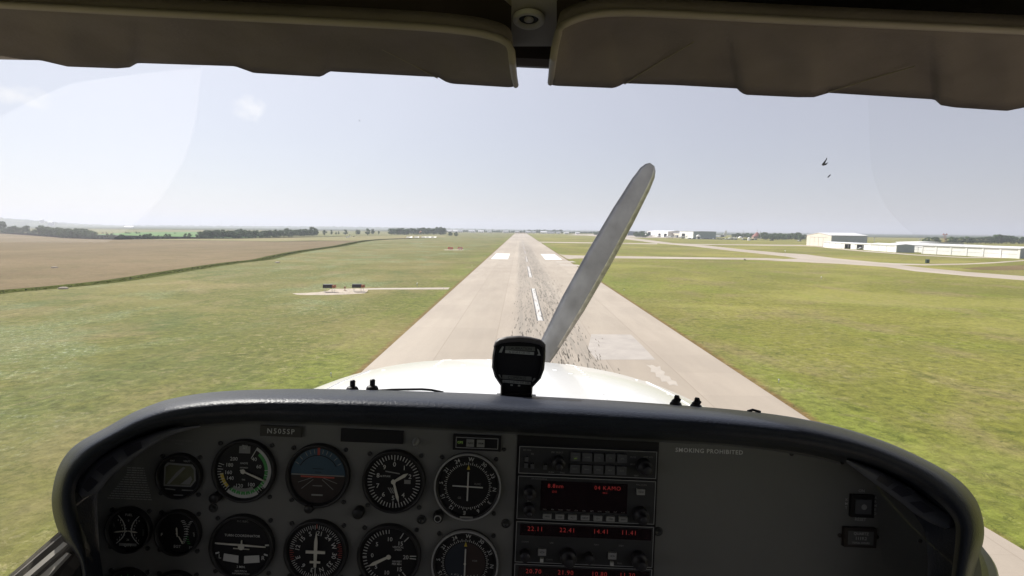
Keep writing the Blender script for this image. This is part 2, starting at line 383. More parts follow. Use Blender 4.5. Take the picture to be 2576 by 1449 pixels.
ramp_ = T7((430, 262), (700, 252), (1000, 258), (1190, 262), (1560, 285), (1700, 292), (1560, 292), (1100, 288), (800, 272))
APRON = concrete('apron_concrete', 0.9)
sheet('apron', gpoly(ramp_), 0.005, APRON, 'broad parking apron in front of the far hangars')
a_, b_ = gp(2475, 1325), gp(2575, 1384); d_ = (b_ - a_).normalized()
e0 = a_ - d_ * 3.2; e1 = b_ + d_ * 30
sheet('taxiway', [e0, e1, Vector((e1.x, -50, 0)), Vector((15.0, -50, 0)), Vector((15.0, e0.y, 0))], 0.008, CONC, 'pale pavement corner just below the right end of the instrument panel')

# left fields
def field_mat(name, ca, cb, cc, s=1.0):
    g = NG(name); big = g.noise(0.02 * s, 5, 0.6, (1, .5, 1)); mid = g.noise(0.07 * s, 7, 0.75, (.7, .8, 1), .5); fine = g.noise(1.6, 5, 0.7)
    c = g.mix(g.ramp(big, .35, .65), ca, cb); c = g.mix(g.math('MULTIPLY', g.ramp(mid, .46, .68), .6), c, cc); c = g.mix(.45, c, g.mix(g.ramp(g.noise(.45, 6, .8, (.8, 1, 1), .6), .38, .62), (.72, .72, .70), (1.12, 1.12, 1.12)), 'MULTIPLY')
    c = g.mix(.55, c, g.mix(g.ramp(fine, .3, .7), (.68, .68, .68), (1.12, 1.12, 1.12)), 'MULTIPLY')
    return g.done(c, .95, fine, .2, .5, .1)
TAN = field_mat('dry_field_soil', (0.170, 0.124, 0.060), (0.215, 0.158, 0.082), (0.122, 0.106, 0.040))
TAN2 = field_mat('olive_field', (0.225, 0.215, 0.085), (0.285, 0.235, 0.115), (0.180, 0.180, 0.060))
LUSH = field_mat('green_crop', (0.105, 0.215, 0.060), (0.135, 0.245, 0.070), (0.095, 0.170, 0.060))
b5 = lambda X, Y: (X * .2546, 507.1 + Y * .2546)
ditch = [(-260, 762), (-120, 750), b5(0, 893), b5(500, 850), b5(1000, 800), b5(1300, 760), b5(1800, 680), b5(2300, 605), b5(2576, 575), (700, 643.5), (760, 632), (810, 625), (860, 617.5), (900, 609), (945, 603.5), (1000, 601)]
tan_out = ditch[:-2] + [(900, 606), (780, 606)] + [(690, 608), (600, 606.5), (437, 604.5), (330, 603.5), (237, 602), (170, 599.5), (85, 593), (0, 587.5), (-130, 582), (-300, 578)]
sheet('brown_field', gpoly(tan_out), 0.02, TAN, 'flat brown bare field beyond the ditch on the far left')
sheet('olive_field', gpoly([(300, 602.5), (437, 604), (600, 606), (690, 607.5), (780, 605.6), (900, 605.6), (950, 602), (1000, 600), (1120, 597), (1120, 592), (1000, 592.5), (800, 596.5), (600, 600.5), (450, 601)]), 0.03, TAN2, 'olive green strip of rough field along the near tree rows')
sheet('green_field', gpoly([(180, 593), (240, 590), (330, 584.5), (480, 583.5), (620, 583.5), (700, 592), (600, 600), (450, 600.5), (330, 602), (240, 601), (180, 598)]), 0.015, LUSH, 'bright green crop field behind the scattered bushes on the left')
sheet('dirt_patch', gpoly(T8((1950, 598), (2150, 580), (2350, 572), (2576, 562)) + [(2660, 668), (2660, 688)] + T8((2576, 612), (2400, 614), (2150, 612))), 0.005, TAN, 'brown bare dirt patch beside the curving lane on the right')
# rough weeds along the ditch: many small blades in one mass
WEED = PM('weed_green', (0.110, 0.122, 0.036), 1.0, spec=0.0, var=0.35, vscale=0.4)
random.seed(21); mb = MB()
cl = catmull([tuple(gp(*p))[:2] for p in ditch], 8)
for i in range(len(cl) - 1):
    a, b = Vector((*cl[i], 0)), Vector((*cl[i + 1], 0)); L_ = (b - a).length; n_ = int(min(max(L_ * 14, 16), 900)); nr = Vector((-(b - a).y, (b - a).x, 0)).normalized()
    for j in range(n_):
        p = a.lerp(b, random.random()) + nr * random.gauss(0, .9); h = random.uniform(.08, .26) * (1 + p.y / 900); t = random.uniform(0, 6.28); wd = random.uniform(.06, .2) * (1 + p.y / 300)
        q = Vector((math.cos(t), math.sin(t), 0)) * wd; ln = Vector((random.uniform(-.5, .5), random.uniform(-.5, .1), h * .45))
        mb.face([p - q, p + q, p + q * .5 + ln, p - q * .5 + ln])
tag(mb.build('ditch_weeds', WEED), 'dark green weeds growing along the ditch at the edge of the brown field', None, kind='stuff')
# the ditch bottom
cw = [Vector((*c, 0)) for c in cl]
mb = MB(); rows = []
for i, c in enumerate(cw):
    d = (cw[min(i + 1, len(cw) - 1)] - cw[max(i - 1, 0)]).normalized(); n_ = Vector((-d.y, d.x, 0))
    wdt = 2.4 + c.y / 200
    rows.append([c - n_ * wdt + Vector((0, 0, .03)), c + n_ * wdt + Vector((0, 0, .03))])
mb.grid(rows, smooth=False, flip=True)
o = mb.build('ditch', PM('ditch_grass', (0.078, 0.088, 0.026), 1.0, spec=0.0, var=.3, vscale=.3)); tag(o, 'dark grassy ditch bed curving along the brown field', None, kind='structure')
# gravel pad and path to the approach lights
b6 = lambda X, Y: (612 + X * .2715, 524.6 + Y * .2715)
h6 = lambda X, Y: (743.2 + X * .08486, 690.7 + Y * .08486)
pad = [h6(-100, 560), h6(300, 545), h6(700, 520), h6(960, 480), h6(1050, 430), h6(1500, 418), h6(2000, 415), h6(2150, 460), h6(2110, 520), h6(2040, 560), h6(1500, 590), h6(900, 608), h6(300, 610), h6(50, 600)]
GRAV = field_mat('pale_gravel', (0.50, 0.43, 0.35), (0.56, 0.49, 0.41), (0.36, 0.30, 0.20), 20)
sheet('gravel_pad', gpoly(pad), 0.016, GRAV, 'pale gravel pad under the two dark approach light boxes')
y0 = gp(*h6(2300, 430)).y
pw = [h6(1100, 425), h6(1500, 420), h6(2000, 415), h6(2576, 402), (1131, 723.3), (1127, 728), h6(2576, 442), h6(2200, 448), h6(2000, 455), h6(1500, 470), h6(1000, 480)]
sheet('path', gpoly(pw), 0.014, CONC, 'thin pale concrete path from the gravel pad to the runway edge')
sg = [b6(1855, 381), b6(2045, 381), b6(2035, 386), b6(1870, 386)]
sheet('sign_pad', gpoly(sg), 0.016, GRAV, 'thin pale gravel strip beneath the two red signs')

# ================================================================== FAR LAND
def hy(px): return 576 + (px - 1307) * math.tan(ROLL)
def hill_mat():
    g = NG('far_hills'); n1 = g.noise(0.004, 5, .6); n2 = g.noise(0.02, 5, .7)
    c = g.mix(g.ramp(n1, .46, .54), (0.055, 0.085, 0.035), (0.150, 0.170, 0.075)); c = g.mix(g.ramp(n2, .45, .55), c, (0.040, 0.060, 0.028))
    return g.done(c, .95)
HILL = hill_mat()
def ridge(dist, crest, label, bump=7.0, seed=0):
    """a low rise of wooded land; crest = (column, frame units above the horizon)"""
    xs = []; px = crest[0][0]
    while px < crest[-1][0]: xs.append(px); px += max(1.2, 9.0 / dist * F * .35)
    rows = [[], [], [], []]
    for px in xs:
        for (a, ha), (b, hb) in zip(crest[:-1], crest[1:]):
            if a <= px <= b: t = (px - a) / (b - a); t = t * t * (3 - 2 * t); h = ha + (hb - ha) * t; break
        p = pp(px, dist); z = CAM.z + hpx(h, dist)
        nb = noise.noise(Vector((px * .09, seed, 0))) * bump + noise.noise(Vector((px * .31, seed + 5, 0))) * bump * .6 + max(noise.noise(Vector((px * .7, seed + 9, 0))), 0) * bump * .7
        z = max(z + nb, 1.0)
        d = Vector((p.x - CAM.x, p.y, 0)).normalized()
        rows[0].append(p - d * dist * .16 + Vector((0, 0, -1))); rows[1].append(p - d * dist * .05 + Vector((0, 0, z * .62)))
        rows[2].append(p + Vector((0, 0, z))); rows[3].append(p + d * dist * .10 + Vector((0, 0, -1)))
    mb = MB(); mb.grid(rows, smooth=True); tag(mb.build('hills', HILL), label, None, kind='structure')
ridge(3000, [(-350, 17), (0, 13), (60, 10), (110, 6), (160, 1), (210, -2.5), (280, -5), (330, -6)], 'nearer wooded hill rising at the far left edge of the view', 8, 1)
ridge(4600, [(-400, 20), (-100, 16), (20, 12.5), (90, 8), (150, 4.5), (220, 0.5), (300, -2), (380, -1.2), (420, -0.6), (520, -0.6), (640, 0), (780, .8), (860, 1.0), (980, .6), (1120, -.6), (1220, -1.4), (1300, -2)], 'long low blue wooded rise on the left horizon', 7, 2)
ridge(7000, [(-400, 4), (0, 2), (200, -1), (420, -1.6), (600, -1), (800, .2), (1050, 0), (1300, -1), (1600, -1.2), (1900, -1.6), (2250, -1.8), (2700, -2), (3000, -2)], 'palest and farthest line of hills along the horizon', 9, 3)

FARL = NG('far_farmland'); f1 = FARL.noise(.0022, 4, .6, (1, .5, 1)); f2 = FARL.noise(.012, 6, .75)
fc = FARL.mix(FARL.ramp(f1, .47, .53), (0.050, 0.072, 0.036), (0.115, 0.135, 0.060)); fc = FARL.mix(FARL.math('MULTIPLY', FARL.ramp(f2, .44, .56), .8), fc, (0.036, 0.052, 0.030)); FARM = FARL.done(fc, .95)
mb = MB(); rr = [1720, 2400, 3200, 4200, 5600, 7400, 9500, 11450]
mb.grid([[Vector((CAM.x + q * math.cos(2 * math.pi * k / 96), q * math.sin(2 * math.pi * k / 96), -q * q / 12.74e6 + .8 + q * .0002)) for k in range(97)] for q in rr], smooth=False, flip=True)
tag(mb.build('farmland', FARM), 'distant wooded farmland beyond the airfield', None, kind='structure')

# ------------------------------------------------------------------ trees
def leafmat(name, col):
    g = NG(name); o = g.n.new('ShaderNodeObjectInfo'); n_ = g.noise(.5, 3, .6)
    c = g.mix(g.ramp(n_, .3, .7), tuple(v * .72 for v in col), tuple(v * 1.25 for v in col))
    c = g.mix(g.math('MULTIPLY', o.outputs['Random'], .35), c, (0.085, 0.100, 0.030))
    return g.done(c, .85)
LEAF = leafmat('tree_leaves', (0.110, 0.175, 0.070)); BARK = PM('bark', (0.10, 0.08, 0.06), .9, var=.2)
def make_tree(seed, H=10.0, Wd=8.0, low=.12, nl=15, nq=1100):
    rnd = random.Random(seed); root = empty('tree', (0, 0, 0))
    tr = MB(); tr.tube([(0, 0, -.2), (.1, 0, H * .2), (.15, .1, H * .45), (0, .1, H * .7)], [.30, .24, .16, .05], 7)
    lob = []
    for i in range(nl):
        a = rnd.uniform(0, 6.28); zt = rnd.uniform(low + .12, .86); rad = Wd * .5 * (1 - abs(zt - .45) * 1.25) * rnd.uniform(.35, .85)
        c = Vector((math.cos(a) * rad, math.sin(a) * rad, zt * H)); lob.append((c, rnd.uniform(.12, .22) * H * (1.15 - .5 * zt)))
        if i % 2 == 0: tr.tube([(.1, .05, H * .3), tuple(c * .6 + Vector((0, 0, H * .12))), tuple(c)], [.13, .08, .03], 5)
    tr.build('trunk', BARK, root)
    cr = MB()
    for i in range(nq):
        c, r = lob[i % nl]; d = Vector((rnd.gauss(0, 1), rnd.gauss(0, 1), rnd.gauss(0, .85))).normalized() * r * rnd.uniform(.55, 1.08)
        p = c + d; n_ = (d.normalized() + Vector((rnd.uniform(-.7, .7),) * 3) * .6 + Vector((0, 0, .3))).normalized()
        u = n_.orthogonal().normalized(); v = n_.cross(u); s = rnd.uniform(.28, .62) * H / 10; t = rnd.uniform(0, 6.28)
        u, v = u * math.cos(t) + v * math.sin(t), v * math.cos(t) - u * math.sin(t)
        cr.face([p - u * s, p - v * s * .6, p + u * s, p + v * s * .6])
    cr.build('crown', LEAF, root)
    return root
PROTO = [make_tree(1, 10, 8.5), make_tree(2, 10, 10.5, .05, 18, 1300), make_tree(3, 10, 7), make_tree(4, 10, 11, .02, 16, 1200), make_tree(5, 10, 9, .1, 13)]
BUSH = make_tree(7, 4, 5.5, -.02, 10, 420); BUSH.name = 'bush'
used = set(); rt = random.Random(77)
def place_tree(px, by, hp, label, group, proto=None, wide=1.0, dist=None, cat='tree'):
    k = rt.randrange(5) if proto is None else proto; P_ = BUSH if k == 'b' else PROTO[k]; base = 4.0 if k == 'b' else 10.0
    p = gp(px, by) if dist is None else pp(px, dist)
    H = hpx(hp, p.y) * 1.02
    o = P_ if k not in used else copy_tree(P_); used.add(k)
    s = H / base; o.location = p; o.scale = (s * wide * rt.uniform(.9, 1.15), s * wide * rt.uniform(.9, 1.15), s); o.rotation_euler = (0, 0, rt.uniform(0, 6.28))
    tag(o, label, cat, group); return o
def where3(t): return 'left end' if t < .34 else 'middle' if t < .67 else 'right end'
def row(x0, x1, by0, by1, h0, h1, step, label, group, wide=1.0, j=.35, proto=None):
    x = x0
    while x < x1:
        t = (x - x0) / (x1 - x0); lb_ = label.replace('{}', where3(t)); by = by0 + (by1 - by0) * t + rt.uniform(-.7, .7); h = rt.uniform(h0, h1)
        place_tree(x, by, h, lb_, group, wide=wide, proto=proto); x += step * rt.uniform(1 - j, 1 + j)
g1 = 'trees behind the brown field on the left'
L1 = 'dark tree in the big wood bordering the brown field at the far left'
place_tree(2, 587, 34, 'tallest dark tree at the extreme left edge above the brown field', g1, 0)
row(15, 60, 587, 589, 18, 22, 9, L1, g1); row(-60, -5, 585, 586, 28, 36, 14, L1, g1)
place_tree(69, 589, 23, 'round tree standing slightly above its neighbours near the left edge', g1, 1)
row(78, 98, 590, 592, 12, 15, 8, L1, g1)
L2 = 'rounded dark tree at the {} of the dense clump beyond the brown field'
row(98, 170, 593, 598, 20, 24, 8, L2, g1, 1.15); row(104, 165, 592, 596, 23, 26, 10, L2, g1, 1.1)
row(168, 236, 598, 600, 20, 25, 8, L2, g1, 1.15); row(175, 228, 597, 598, 24, 27, 11, L2, g1, 1.1)
g2 = 'scattered bushes beside the green field'
for px, by, h, w_, lb in ((254, 600.5, 9, 1.2, 'small round bush just right of the dense dark clump of trees'), (276, 600.8, 16, 1.25, 'broad dark bush, largest of those in front of the bright green field'), (306, 600, 12.5, 1.2, 'light green bush in front of the bright green field'), (335, 601, 8, 1.7, 'low spreading dark bush before the bright green field'), (357, 601, 13, 1.1, 'left tree of the overlapping trio before the green field'), (368, 601, 15, 1.0, 'middle tree of the overlapping trio before the green field'), (380, 601.5, 17, .9, 'tallest tree of the overlapping trio before the green field'), (397, 601, 11, 1.0, 'squat dark bush right of the overlapping trio of trees'), (409, 600.5, 7.5, 1.2, 'smallest round bush beside the green field'), (422, 600.5, 15, 1.0, 'upright dark bush at the right end of the scattered bushes'), (472, 600, 16, 1.15, 'isolated tree standing alone left of the long dark tree row')):
    place_tree(px, by, h, lb, g2, 3 if h > 12 else 'b', w_)
for px, h in ((258, 4), (268, 4), (285, 3), (318, 4.5), (325, 4), (343, 6), (350, 4), (440, 3.5), (512, 3.5)):
    place_tree(px, 587.5 if px < 500 else 585, h, 'tiny bush dotted along the far edge of the bright green field', 'bushes on the far edge of the green field', 'b', 1.6, cat='bush')
g3 = 'long dark tree row left of the runway'
L3 = 'dark tree at the {} of the nearer, taller half of the long dense row'; L4 = 'dark tree at the {} of the farther, lower half of the long dense row'
row(502, 658, 599.5, 599, 17, 21, 8.5, L3, g3, 1.2); row(510, 650, 597, 597, 18, 22, 12, L3, g3, 1.15)
row(660, 800, 598, 593, 15, 19, 8, L4, g3, 1.2); row(665, 795, 595, 591, 16, 20, 12, L4, g3, 1.2)
place_tree(786, 593, 23, 'tall tree rising above the right end of the long dark row', g3, 4, 1.1)
g4 = 'spaced trees before the runway'
for px, by, h, lb in ((817, 592, 15, 'first of the spaced trees right of the long dark row'), (834, 591, 13, 'second of the spaced trees right of the long dark row'), (845, 590, 8, 'short thin tree, third of the spaced trees right of the dark row'), (852, 590, 8, 'short thin tree, fourth of the spaced trees right of the dark row'), (869, 591, 14, 'fifth and broader of the spaced trees right of the long dark row'), (900, 590, 14, 'rounded tree standing between the spaced trees and the conical tree'), (925, 592, 18, 'large conical dark tree left of the windsock wood'), (938, 590, 14, 'slim tree close to the right of the large conical tree'), (953, 590, 10, 'short slim tree between the conical tree and the windsock wood')):
    place_tree(px, by, h, lb, g4, None, .95 if h > 13 else .7)
g5 = 'wood behind the windsock'
row(985, 1120, 590.5, 590, 14, 18, 7, 'dense green tree at the {} of the wood behind the orange windsock', g5, 1.25)
row(985, 1115, 589, 588.5, 15, 18, 11, 'dense green tree at the {} of the wood behind the orange windsock', g5, 1.2)
place_tree(1108, 590, 20, 'tallest tree at the right end of the windsock wood', g5, 1, .95)
place_tree(1132, 593.5, 12, 'round lone tree just right of the windsock wood', g5, 3, 1.1)
place_tree(1147, 595, 12, 'last lone tree before the runway, right of the windsock wood', g5, 4, 1.0)
g6 = 'far trees around the end of the runway'
def frow(x0, x1, top0, top1, step, dist, label, grp, wide=1.3):
    x = x0
    while x < x1:
        t = (x - x0) / (x1 - x0); top = top0 + (top1 - top0) * t; by = hy(x) + CAM.z / dist * F
        place_tree(x, by, max(by - top, 3) * rt.uniform(.8, 1.1), label.replace('{}', where3(t)), grp, None, wide, dist=dist * rt.uniform(.96, 1.04)); x += step * rt.uniform(.7, 1.3)
frow(1122, 1220, 578, 577.5, 7, 1750, 'distant bluish tree at the {} of the white houses left of the runway', g6)
frow(1224, 1330, 578.5, 578.5, 7, 1700, 'distant tree at the {} of the row straight beyond the runway', g6)
frow(1330, 1412, 577.5, 577.5, 6, 1650, 'distant tree among the pale houses just right of the runway end', g6)
frow(1415, 1500, 581.5, 582, 6, 1500, 'low distant tree at the {} of the stretch between pale houses and grey hangar', g6)
frow(1498, 1545, 581, 581, 7, 1200, 'low distant tree at the {} of the stretch between pale houses and grey hangar', g6)
frow(1600, 1626, 581, 581, 6, 900, 'dark tree showing between the grey hangar and the white open hangar', g6)
g7 = 'trees behind the parked aircraft'
frow(1845, 1895, 586, 587, 6, 1000, 'low dark tree between the white jet and the red round-roofed building', g7, 1.5)
frow(1918, 2022, 584.5, 585.5, 6.5, 850, 'dark tree at the {} of the line beside the red round-roofed building', g7, 1.4)
frow(1925, 2020, 588, 588, 9, 800, 'dark tree at the {} of the line beside the red round-roofed building', g7, 1.4)
g8 = 'trees behind the row hangars on the right'
for px, top, w_ in ((2322, 601, 1.1), (2332, 596, 1.1), (2344, 594.5, 1.2), (2356, 596.5, 1.1), (2365, 603, .9)):
    place_tree(px, 0, 0, 'rounded dark tree in the clump left of the red lattice tower', g8, None, w_) if False else None
    o = place_tree(px, 612, 612 - top, 'rounded dark tree in the clump left of the red lattice tower', g8, None, w_)
for px, top in ((2384, 604), (2394, 602), (2406, 602), (2418, 603), (2432, 601.5), (2444, 602), (2457, 604), (2466, 603), (2478, 602), (2489, 601), (2501, 597), (2511, 596), (2520, 602), (2530, 599), (2541, 598), (2551, 599), (2562, 602), (2573, 603), (2585, 602), (2600, 600), (2625, 600)):
    place_tree(px, 613, 620 - top, 'dark tree in the long row behind the white row hangars at the right edge', g8, None, 1.25)

# ------------------------------------------------------------------ buildings
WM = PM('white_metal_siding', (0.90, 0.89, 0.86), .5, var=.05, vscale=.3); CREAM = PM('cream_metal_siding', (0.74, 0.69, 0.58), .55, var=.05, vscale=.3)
SHADEG = PM('shaded_grey_siding', (0.32, 0.36, 0.37), .55, var=.06, vscale=.3); ROOFW = PM('white_metal_roof', (0.78, 0.78, 0.78), .4, var=.05, vscale=.2)  # side walls: shade on faces turned from the sun put into the grey
ROOFG = PM('grey_metal_roof', (0.42, 0.43, 0.45), .5, var=.08, vscale=.2)
DARKI = PM('hangar_interior', (0.05, 0.05, 0.055), .9, var=.2, vscale=.3); TRIM = PM('grey_trim', (0.46, 0.46, 0.45), .6)
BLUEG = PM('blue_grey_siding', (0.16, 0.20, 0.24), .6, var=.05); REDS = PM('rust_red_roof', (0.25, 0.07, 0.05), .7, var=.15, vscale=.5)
def hangar(name, A, B, depth, eave, rise, ridge='along', label='', cat='hangar', group=None, front=WM, side=None, roof=ROOFW, doors=(), back_eave=None, ribs=0):
    """A, B: ground corners of the face seen (left to right); the building runs back from it. ridge 'along' AB or 'across' (gable over AB)."""
    A = Vector((A[0], A[1], 0)); B = Vector((B[0], B[1], 0)); u = (B - A).normalized(); W_ = (B - A).length
    n_ = Vector((u.y, -u.x, 0))                                  # outward, toward the viewer
    if n_.dot(Vector((CAM.x, CAM.y, 0)) - A) < 0: n_ = -n_
    root = empty(name, A); tag(root, label, cat, group); side = side or front
    def Q(s, d, z): return u * s - n_ * d + Vector((0, 0, z))
    t_ = .3
    mb = MB()
    # front wall with openings cut between the doors
    ops = sorted(d[:3] for d in doors); x = 0
    for (a, b, h) in ops:
        a, b = a * W_, b * W_
        if a > x: mb.prism([Q(x, 0, -.3), Q(a, 0, -.3), Q(a, 0, eave), Q(x, 0, eave)], -n_ * t_)
        mb.prism([Q(a, 0, h), Q(b, 0, h), Q(b, 0, eave), Q(a, 0, eave)], -n_ * t_); x = b
    if x < W_ - .01: mb.prism([Q(x, 0, -.3), Q(W_, 0, -.3), Q(W_, 0, eave), Q(x, 0, eave)], -n_ * t_)
    be = eave if back_eave is None else back_eave
    if ridge == 'across': mb.prism([Q(0, 0, eave), Q(W_, 0, eave), Q(W_ / 2, 0, eave + rise)], -n_ * t_)
    for r in range(1, ribs):
        s_ = W_ * r / ribs; mb.prism([Q(s_ - .12, -.06, 0), Q(s_ + .12, -.06, 0), Q(s_ + .12, -.06, eave), Q(s_ - .12, -.06, eave)], n_ * .05, 1)
    mb.build('front_wall', [front, TRIM], root)
    mb = MB()
    for s0 in (0.0, W_ - t_):
        pts = [Q(s0, t_, -.3), Q(s0, depth, -.3), Q(s0, depth, be), Q(s0, t_, eave)] if ridge == 'across' else [Q(s0, t_, -.3), Q(s0, depth, -.3), Q(s0, depth, be), Q(s0, depth / 2, (eave + be) / 2 + rise), Q(s0, t_, eave)]
        mb.prism(pts, u * t_)
    mb.prism([Q(t_, depth, -.3), Q(W_ - t_, depth, -.3), Q(W_ - t_, depth, be), Q(t_, depth, be)], n_ * t_)
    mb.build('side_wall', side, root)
    mb = MB(); o_ = .35
    if ridge == 'along':
        m_ = (eave + be) / 2 + rise
        mb.prism([Q(-o_, -o_, eave - .05), Q(-o_, depth / 2, m_), Q(-o_, depth / 2, m_ + .25), Q(-o_, -o_, eave + .22)], u * (W_ + 2 * o_))
        mb.prism([Q(-o_, depth / 2, m_), Q(-o_, depth + o_, be - .05), Q(-o_, depth + o_, be + .22), Q(-o_, depth / 2, m_ + .25)], u * (W_ + 2 * o_))
    else:
        mb.prism([Q(-o_, -o_, eave - .05), Q(W_ / 2, -o_, eave + rise), Q(W_ / 2, -o_, eave + rise + .25), Q(-o_, -o_, eave + .22)], -n_ * (depth + 2 * o_))
        mb.prism([Q(W_ / 2, -o_, eave + rise), Q(W_ + o_, -o_, eave - .05), Q(W_ + o_, -o_, eave + .22), Q(W_ / 2, -o_, eave + rise + .25)], -n_ * (depth + 2 * o_))
    mb.build('roof', roof, root)
    for d in doors:
        a, b, h = d[0] * W_, d[1] * W_, d[2]; kind = d[3] if len(d) > 3 else 'open'
        mb = MB()
        if kind == 'open':
            mb.prism([Q(a, 6, 0), Q(b, 6, 0), Q(b, 6, h), Q(a, 6, h)], -n_ * .1); mb.prism([Q(a, .3, h - .02), Q(b, .3, h - .02), Q(b, 6, h - .02), Q(a, 6, h - .02)], (0, 0, .1))
            mb.prism([Q(a, .3, 0), Q(a, 6, 0), Q(a, 6, h), Q(a, .3, h)], -u * .1); mb.prism([Q(b, .3, 0), Q(b, 6, 0), Q(b, 6, h), Q(b, .3, h)], u * .1)
            mb.build('doorway', DARKI, root)
        else:
            npn = d[4] if len(d) > 4 else 1
            for k in range(npn):
                s0 = a + (b - a) * k / npn + .16; s1 = a + (b - a) * (k + 1) / npn - .16
                mb.prism([Q(s0, .12, 0), Q(s1, .12, 0), Q(s1, .12, h), Q(s0, .12, h)], -n_ * .12, 0)
                mb.prism([Q(s0, .07, h * .5 - .05), Q(s1, .07, h * .5 - .05), Q(s1, .07, h * .5 + .05), Q(s0, .07, h * .5 + .05)], -n_ * .04, 1)
            mb.prism([Q(s0 - .3, .03, 0), Q(s0 - .02, .03, 0), Q(s0 - .02, .03, h), Q(s0 - .3, .03, h)], -n_ * .05, 1)
            mb.prism([Q(a, .03, h + .01), Q(b, .03, h + .01), Q(b, .03, h + .25), Q(a, .03, h + .25)], n_ * .08, 1)
            mb.build('hangar_door', [front, TRIM], root)
    # local coordinates are relative to A
    return root
# rows of hangars stand along lines parallel to the runway; onx gives the distance of a column of the view on such a line
def onx(px, x): return (x, (x - CAM.x) * F / (px - 1307))
hangar('hangar', onx(2020, 250), onx(2080.4, 250), 29, 8.9, 2.1, 'across', 'big cream hangar with closed sliding doors and a grey shaded long side', 'hangar', 'hangars on the right', CREAM, SHADEG, ROOFW, doors=((.14, .86, 7.2, 'shut', 4),))
hangar('low_building', (233, 418), (228, 355), 12, 3.8, .4, 'along', 'long low white building with two dark open bays before the big cream hangar', 'hangar', 'hangars on the right', WM, SHADEG, ROOFW, doors=((.49, .62, 3.3), (.74, .88, 3.3)), ribs=7)
hangar('row_hangar', (227, 354), (222, 322), 9.8, 4.2, .6, 'along', 'white row hangar with a short shaded grey end wall beside the low building', 'row hangar', 'hangars on the right', WM, SHADEG, ROOFW, doors=((.05, .95, 3.4, 'shut', 3),))
hangar('row_hangar', (238, 352), (240, 292), 14, 4.4, .9, 'along', 'white row hangar showing mostly its long roof behind the other row hangars', 'row hangar', 'hangars on the right', WM, SHADEG, ROOFW, doors=((.05, .95, 3.2, 'shut', 5),))
hangar('row_hangar', (226, 307), (235, 257), 13, 4.7, .7, 'along', 'nearest long white row hangar with six closed doors at the right edge', 'row hangar', 'hangars on the right', WM, SHADEG, ROOFW, doors=tuple((.01 + k * .165, .155 + k * .165, 4.0, 'shut', 1) for k in range(6)))
hangar('row_hangar', (290, 420), (286, 392), 30, 4.6, .5, 'along', 'distant white roof peeking over the row hangars, left of the tower', 'row hangar', 'hangars on the right', WM, SHADEG, ROOFW)
h1 = lambda X, Y: (1530.1 + X * .10183, 559.6 + Y * .10183)
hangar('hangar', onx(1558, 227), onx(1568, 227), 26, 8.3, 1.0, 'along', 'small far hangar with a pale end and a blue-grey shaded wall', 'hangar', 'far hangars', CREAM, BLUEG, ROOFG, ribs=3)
hangar('shed', onx(1614.6, 248), onx(1622.3, 248), 6, 4.6, .4, 'along', 'tiny white box shed left of the long white far hangar', 'shed', 'far hangars', WM, WM, ROOFW)
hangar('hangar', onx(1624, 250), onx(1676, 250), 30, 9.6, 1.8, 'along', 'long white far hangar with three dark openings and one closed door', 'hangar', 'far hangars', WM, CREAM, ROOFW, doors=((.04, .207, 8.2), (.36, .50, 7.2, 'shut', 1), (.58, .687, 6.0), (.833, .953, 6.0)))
hangar('hangar', onx(1676.8, 258), onx(1704, 258), 22, 7.4, .8, 'along', 'grey roofed open-fronted shelter between the two white far hangars', 'hangar', 'far hangars', CREAM, SHADEG, ROOFG, doors=((.04, .60, 5.0), (.68, .94, 4.0)))
hangar('hangar', onx(1704.7, 250), onx(1738.9, 250), 33, 10.6, .2, 'along', 'white flat-topped far hangar with a tall dark doorway and a shaded grey-green long side', 'hangar', 'far hangars', WM, PM('shaded_grey_green_siding', (0.27, 0.33, 0.32), .6, var=.05, vscale=.3), ROOFG, doors=((.18, .43, 7.2),))  # long side: its shade is put into the grey-green colour
# red building with round roof
h2 = lambda X, Y: (1775 + X * .10183, 559.6 + Y * .10183)
root = empty('domed_building', pp(1907, 900)); tag(root, 'rust red building with a rounded roof among the trees', 'building')
mb = MB(); mb.box((-7, 0, -.3), (7, 8, 3.2)); mb.build('wall', PM('pale_brick', (0.42, 0.30, 0.25), .8), root)
mb = MB(); mb.lathe((0, 4, 3.2), (0, 0, 1), [(7.4, 0), (6.6, 1.4), (5.0, 3.0), (3.4, 4.6), (2.2, 5.6), (1.6, 6.4), (.8, 7.2), (.05, 7.4)], 16); mb.build('roof', REDS, root)
mb = MB(); mb.lathe((3.4, -1.2, -.3), (0, 0, 1), [(1.9, 0), (1.9, 4.6), (1.3, 5.6), (.05, 6.1)], 14); mb.build('silo', PM('pale_silo', (0.5, 0.47, 0.44), .6), root)
mb = MB(); mb.tube([(0, 4, 10.4), (0, 4, 13.5)], .12, 6); mb.box((-.5, 3.9, 13.2), (.5, 4.1, 14.4)); mb.build('weather_vane', TRIM, root)
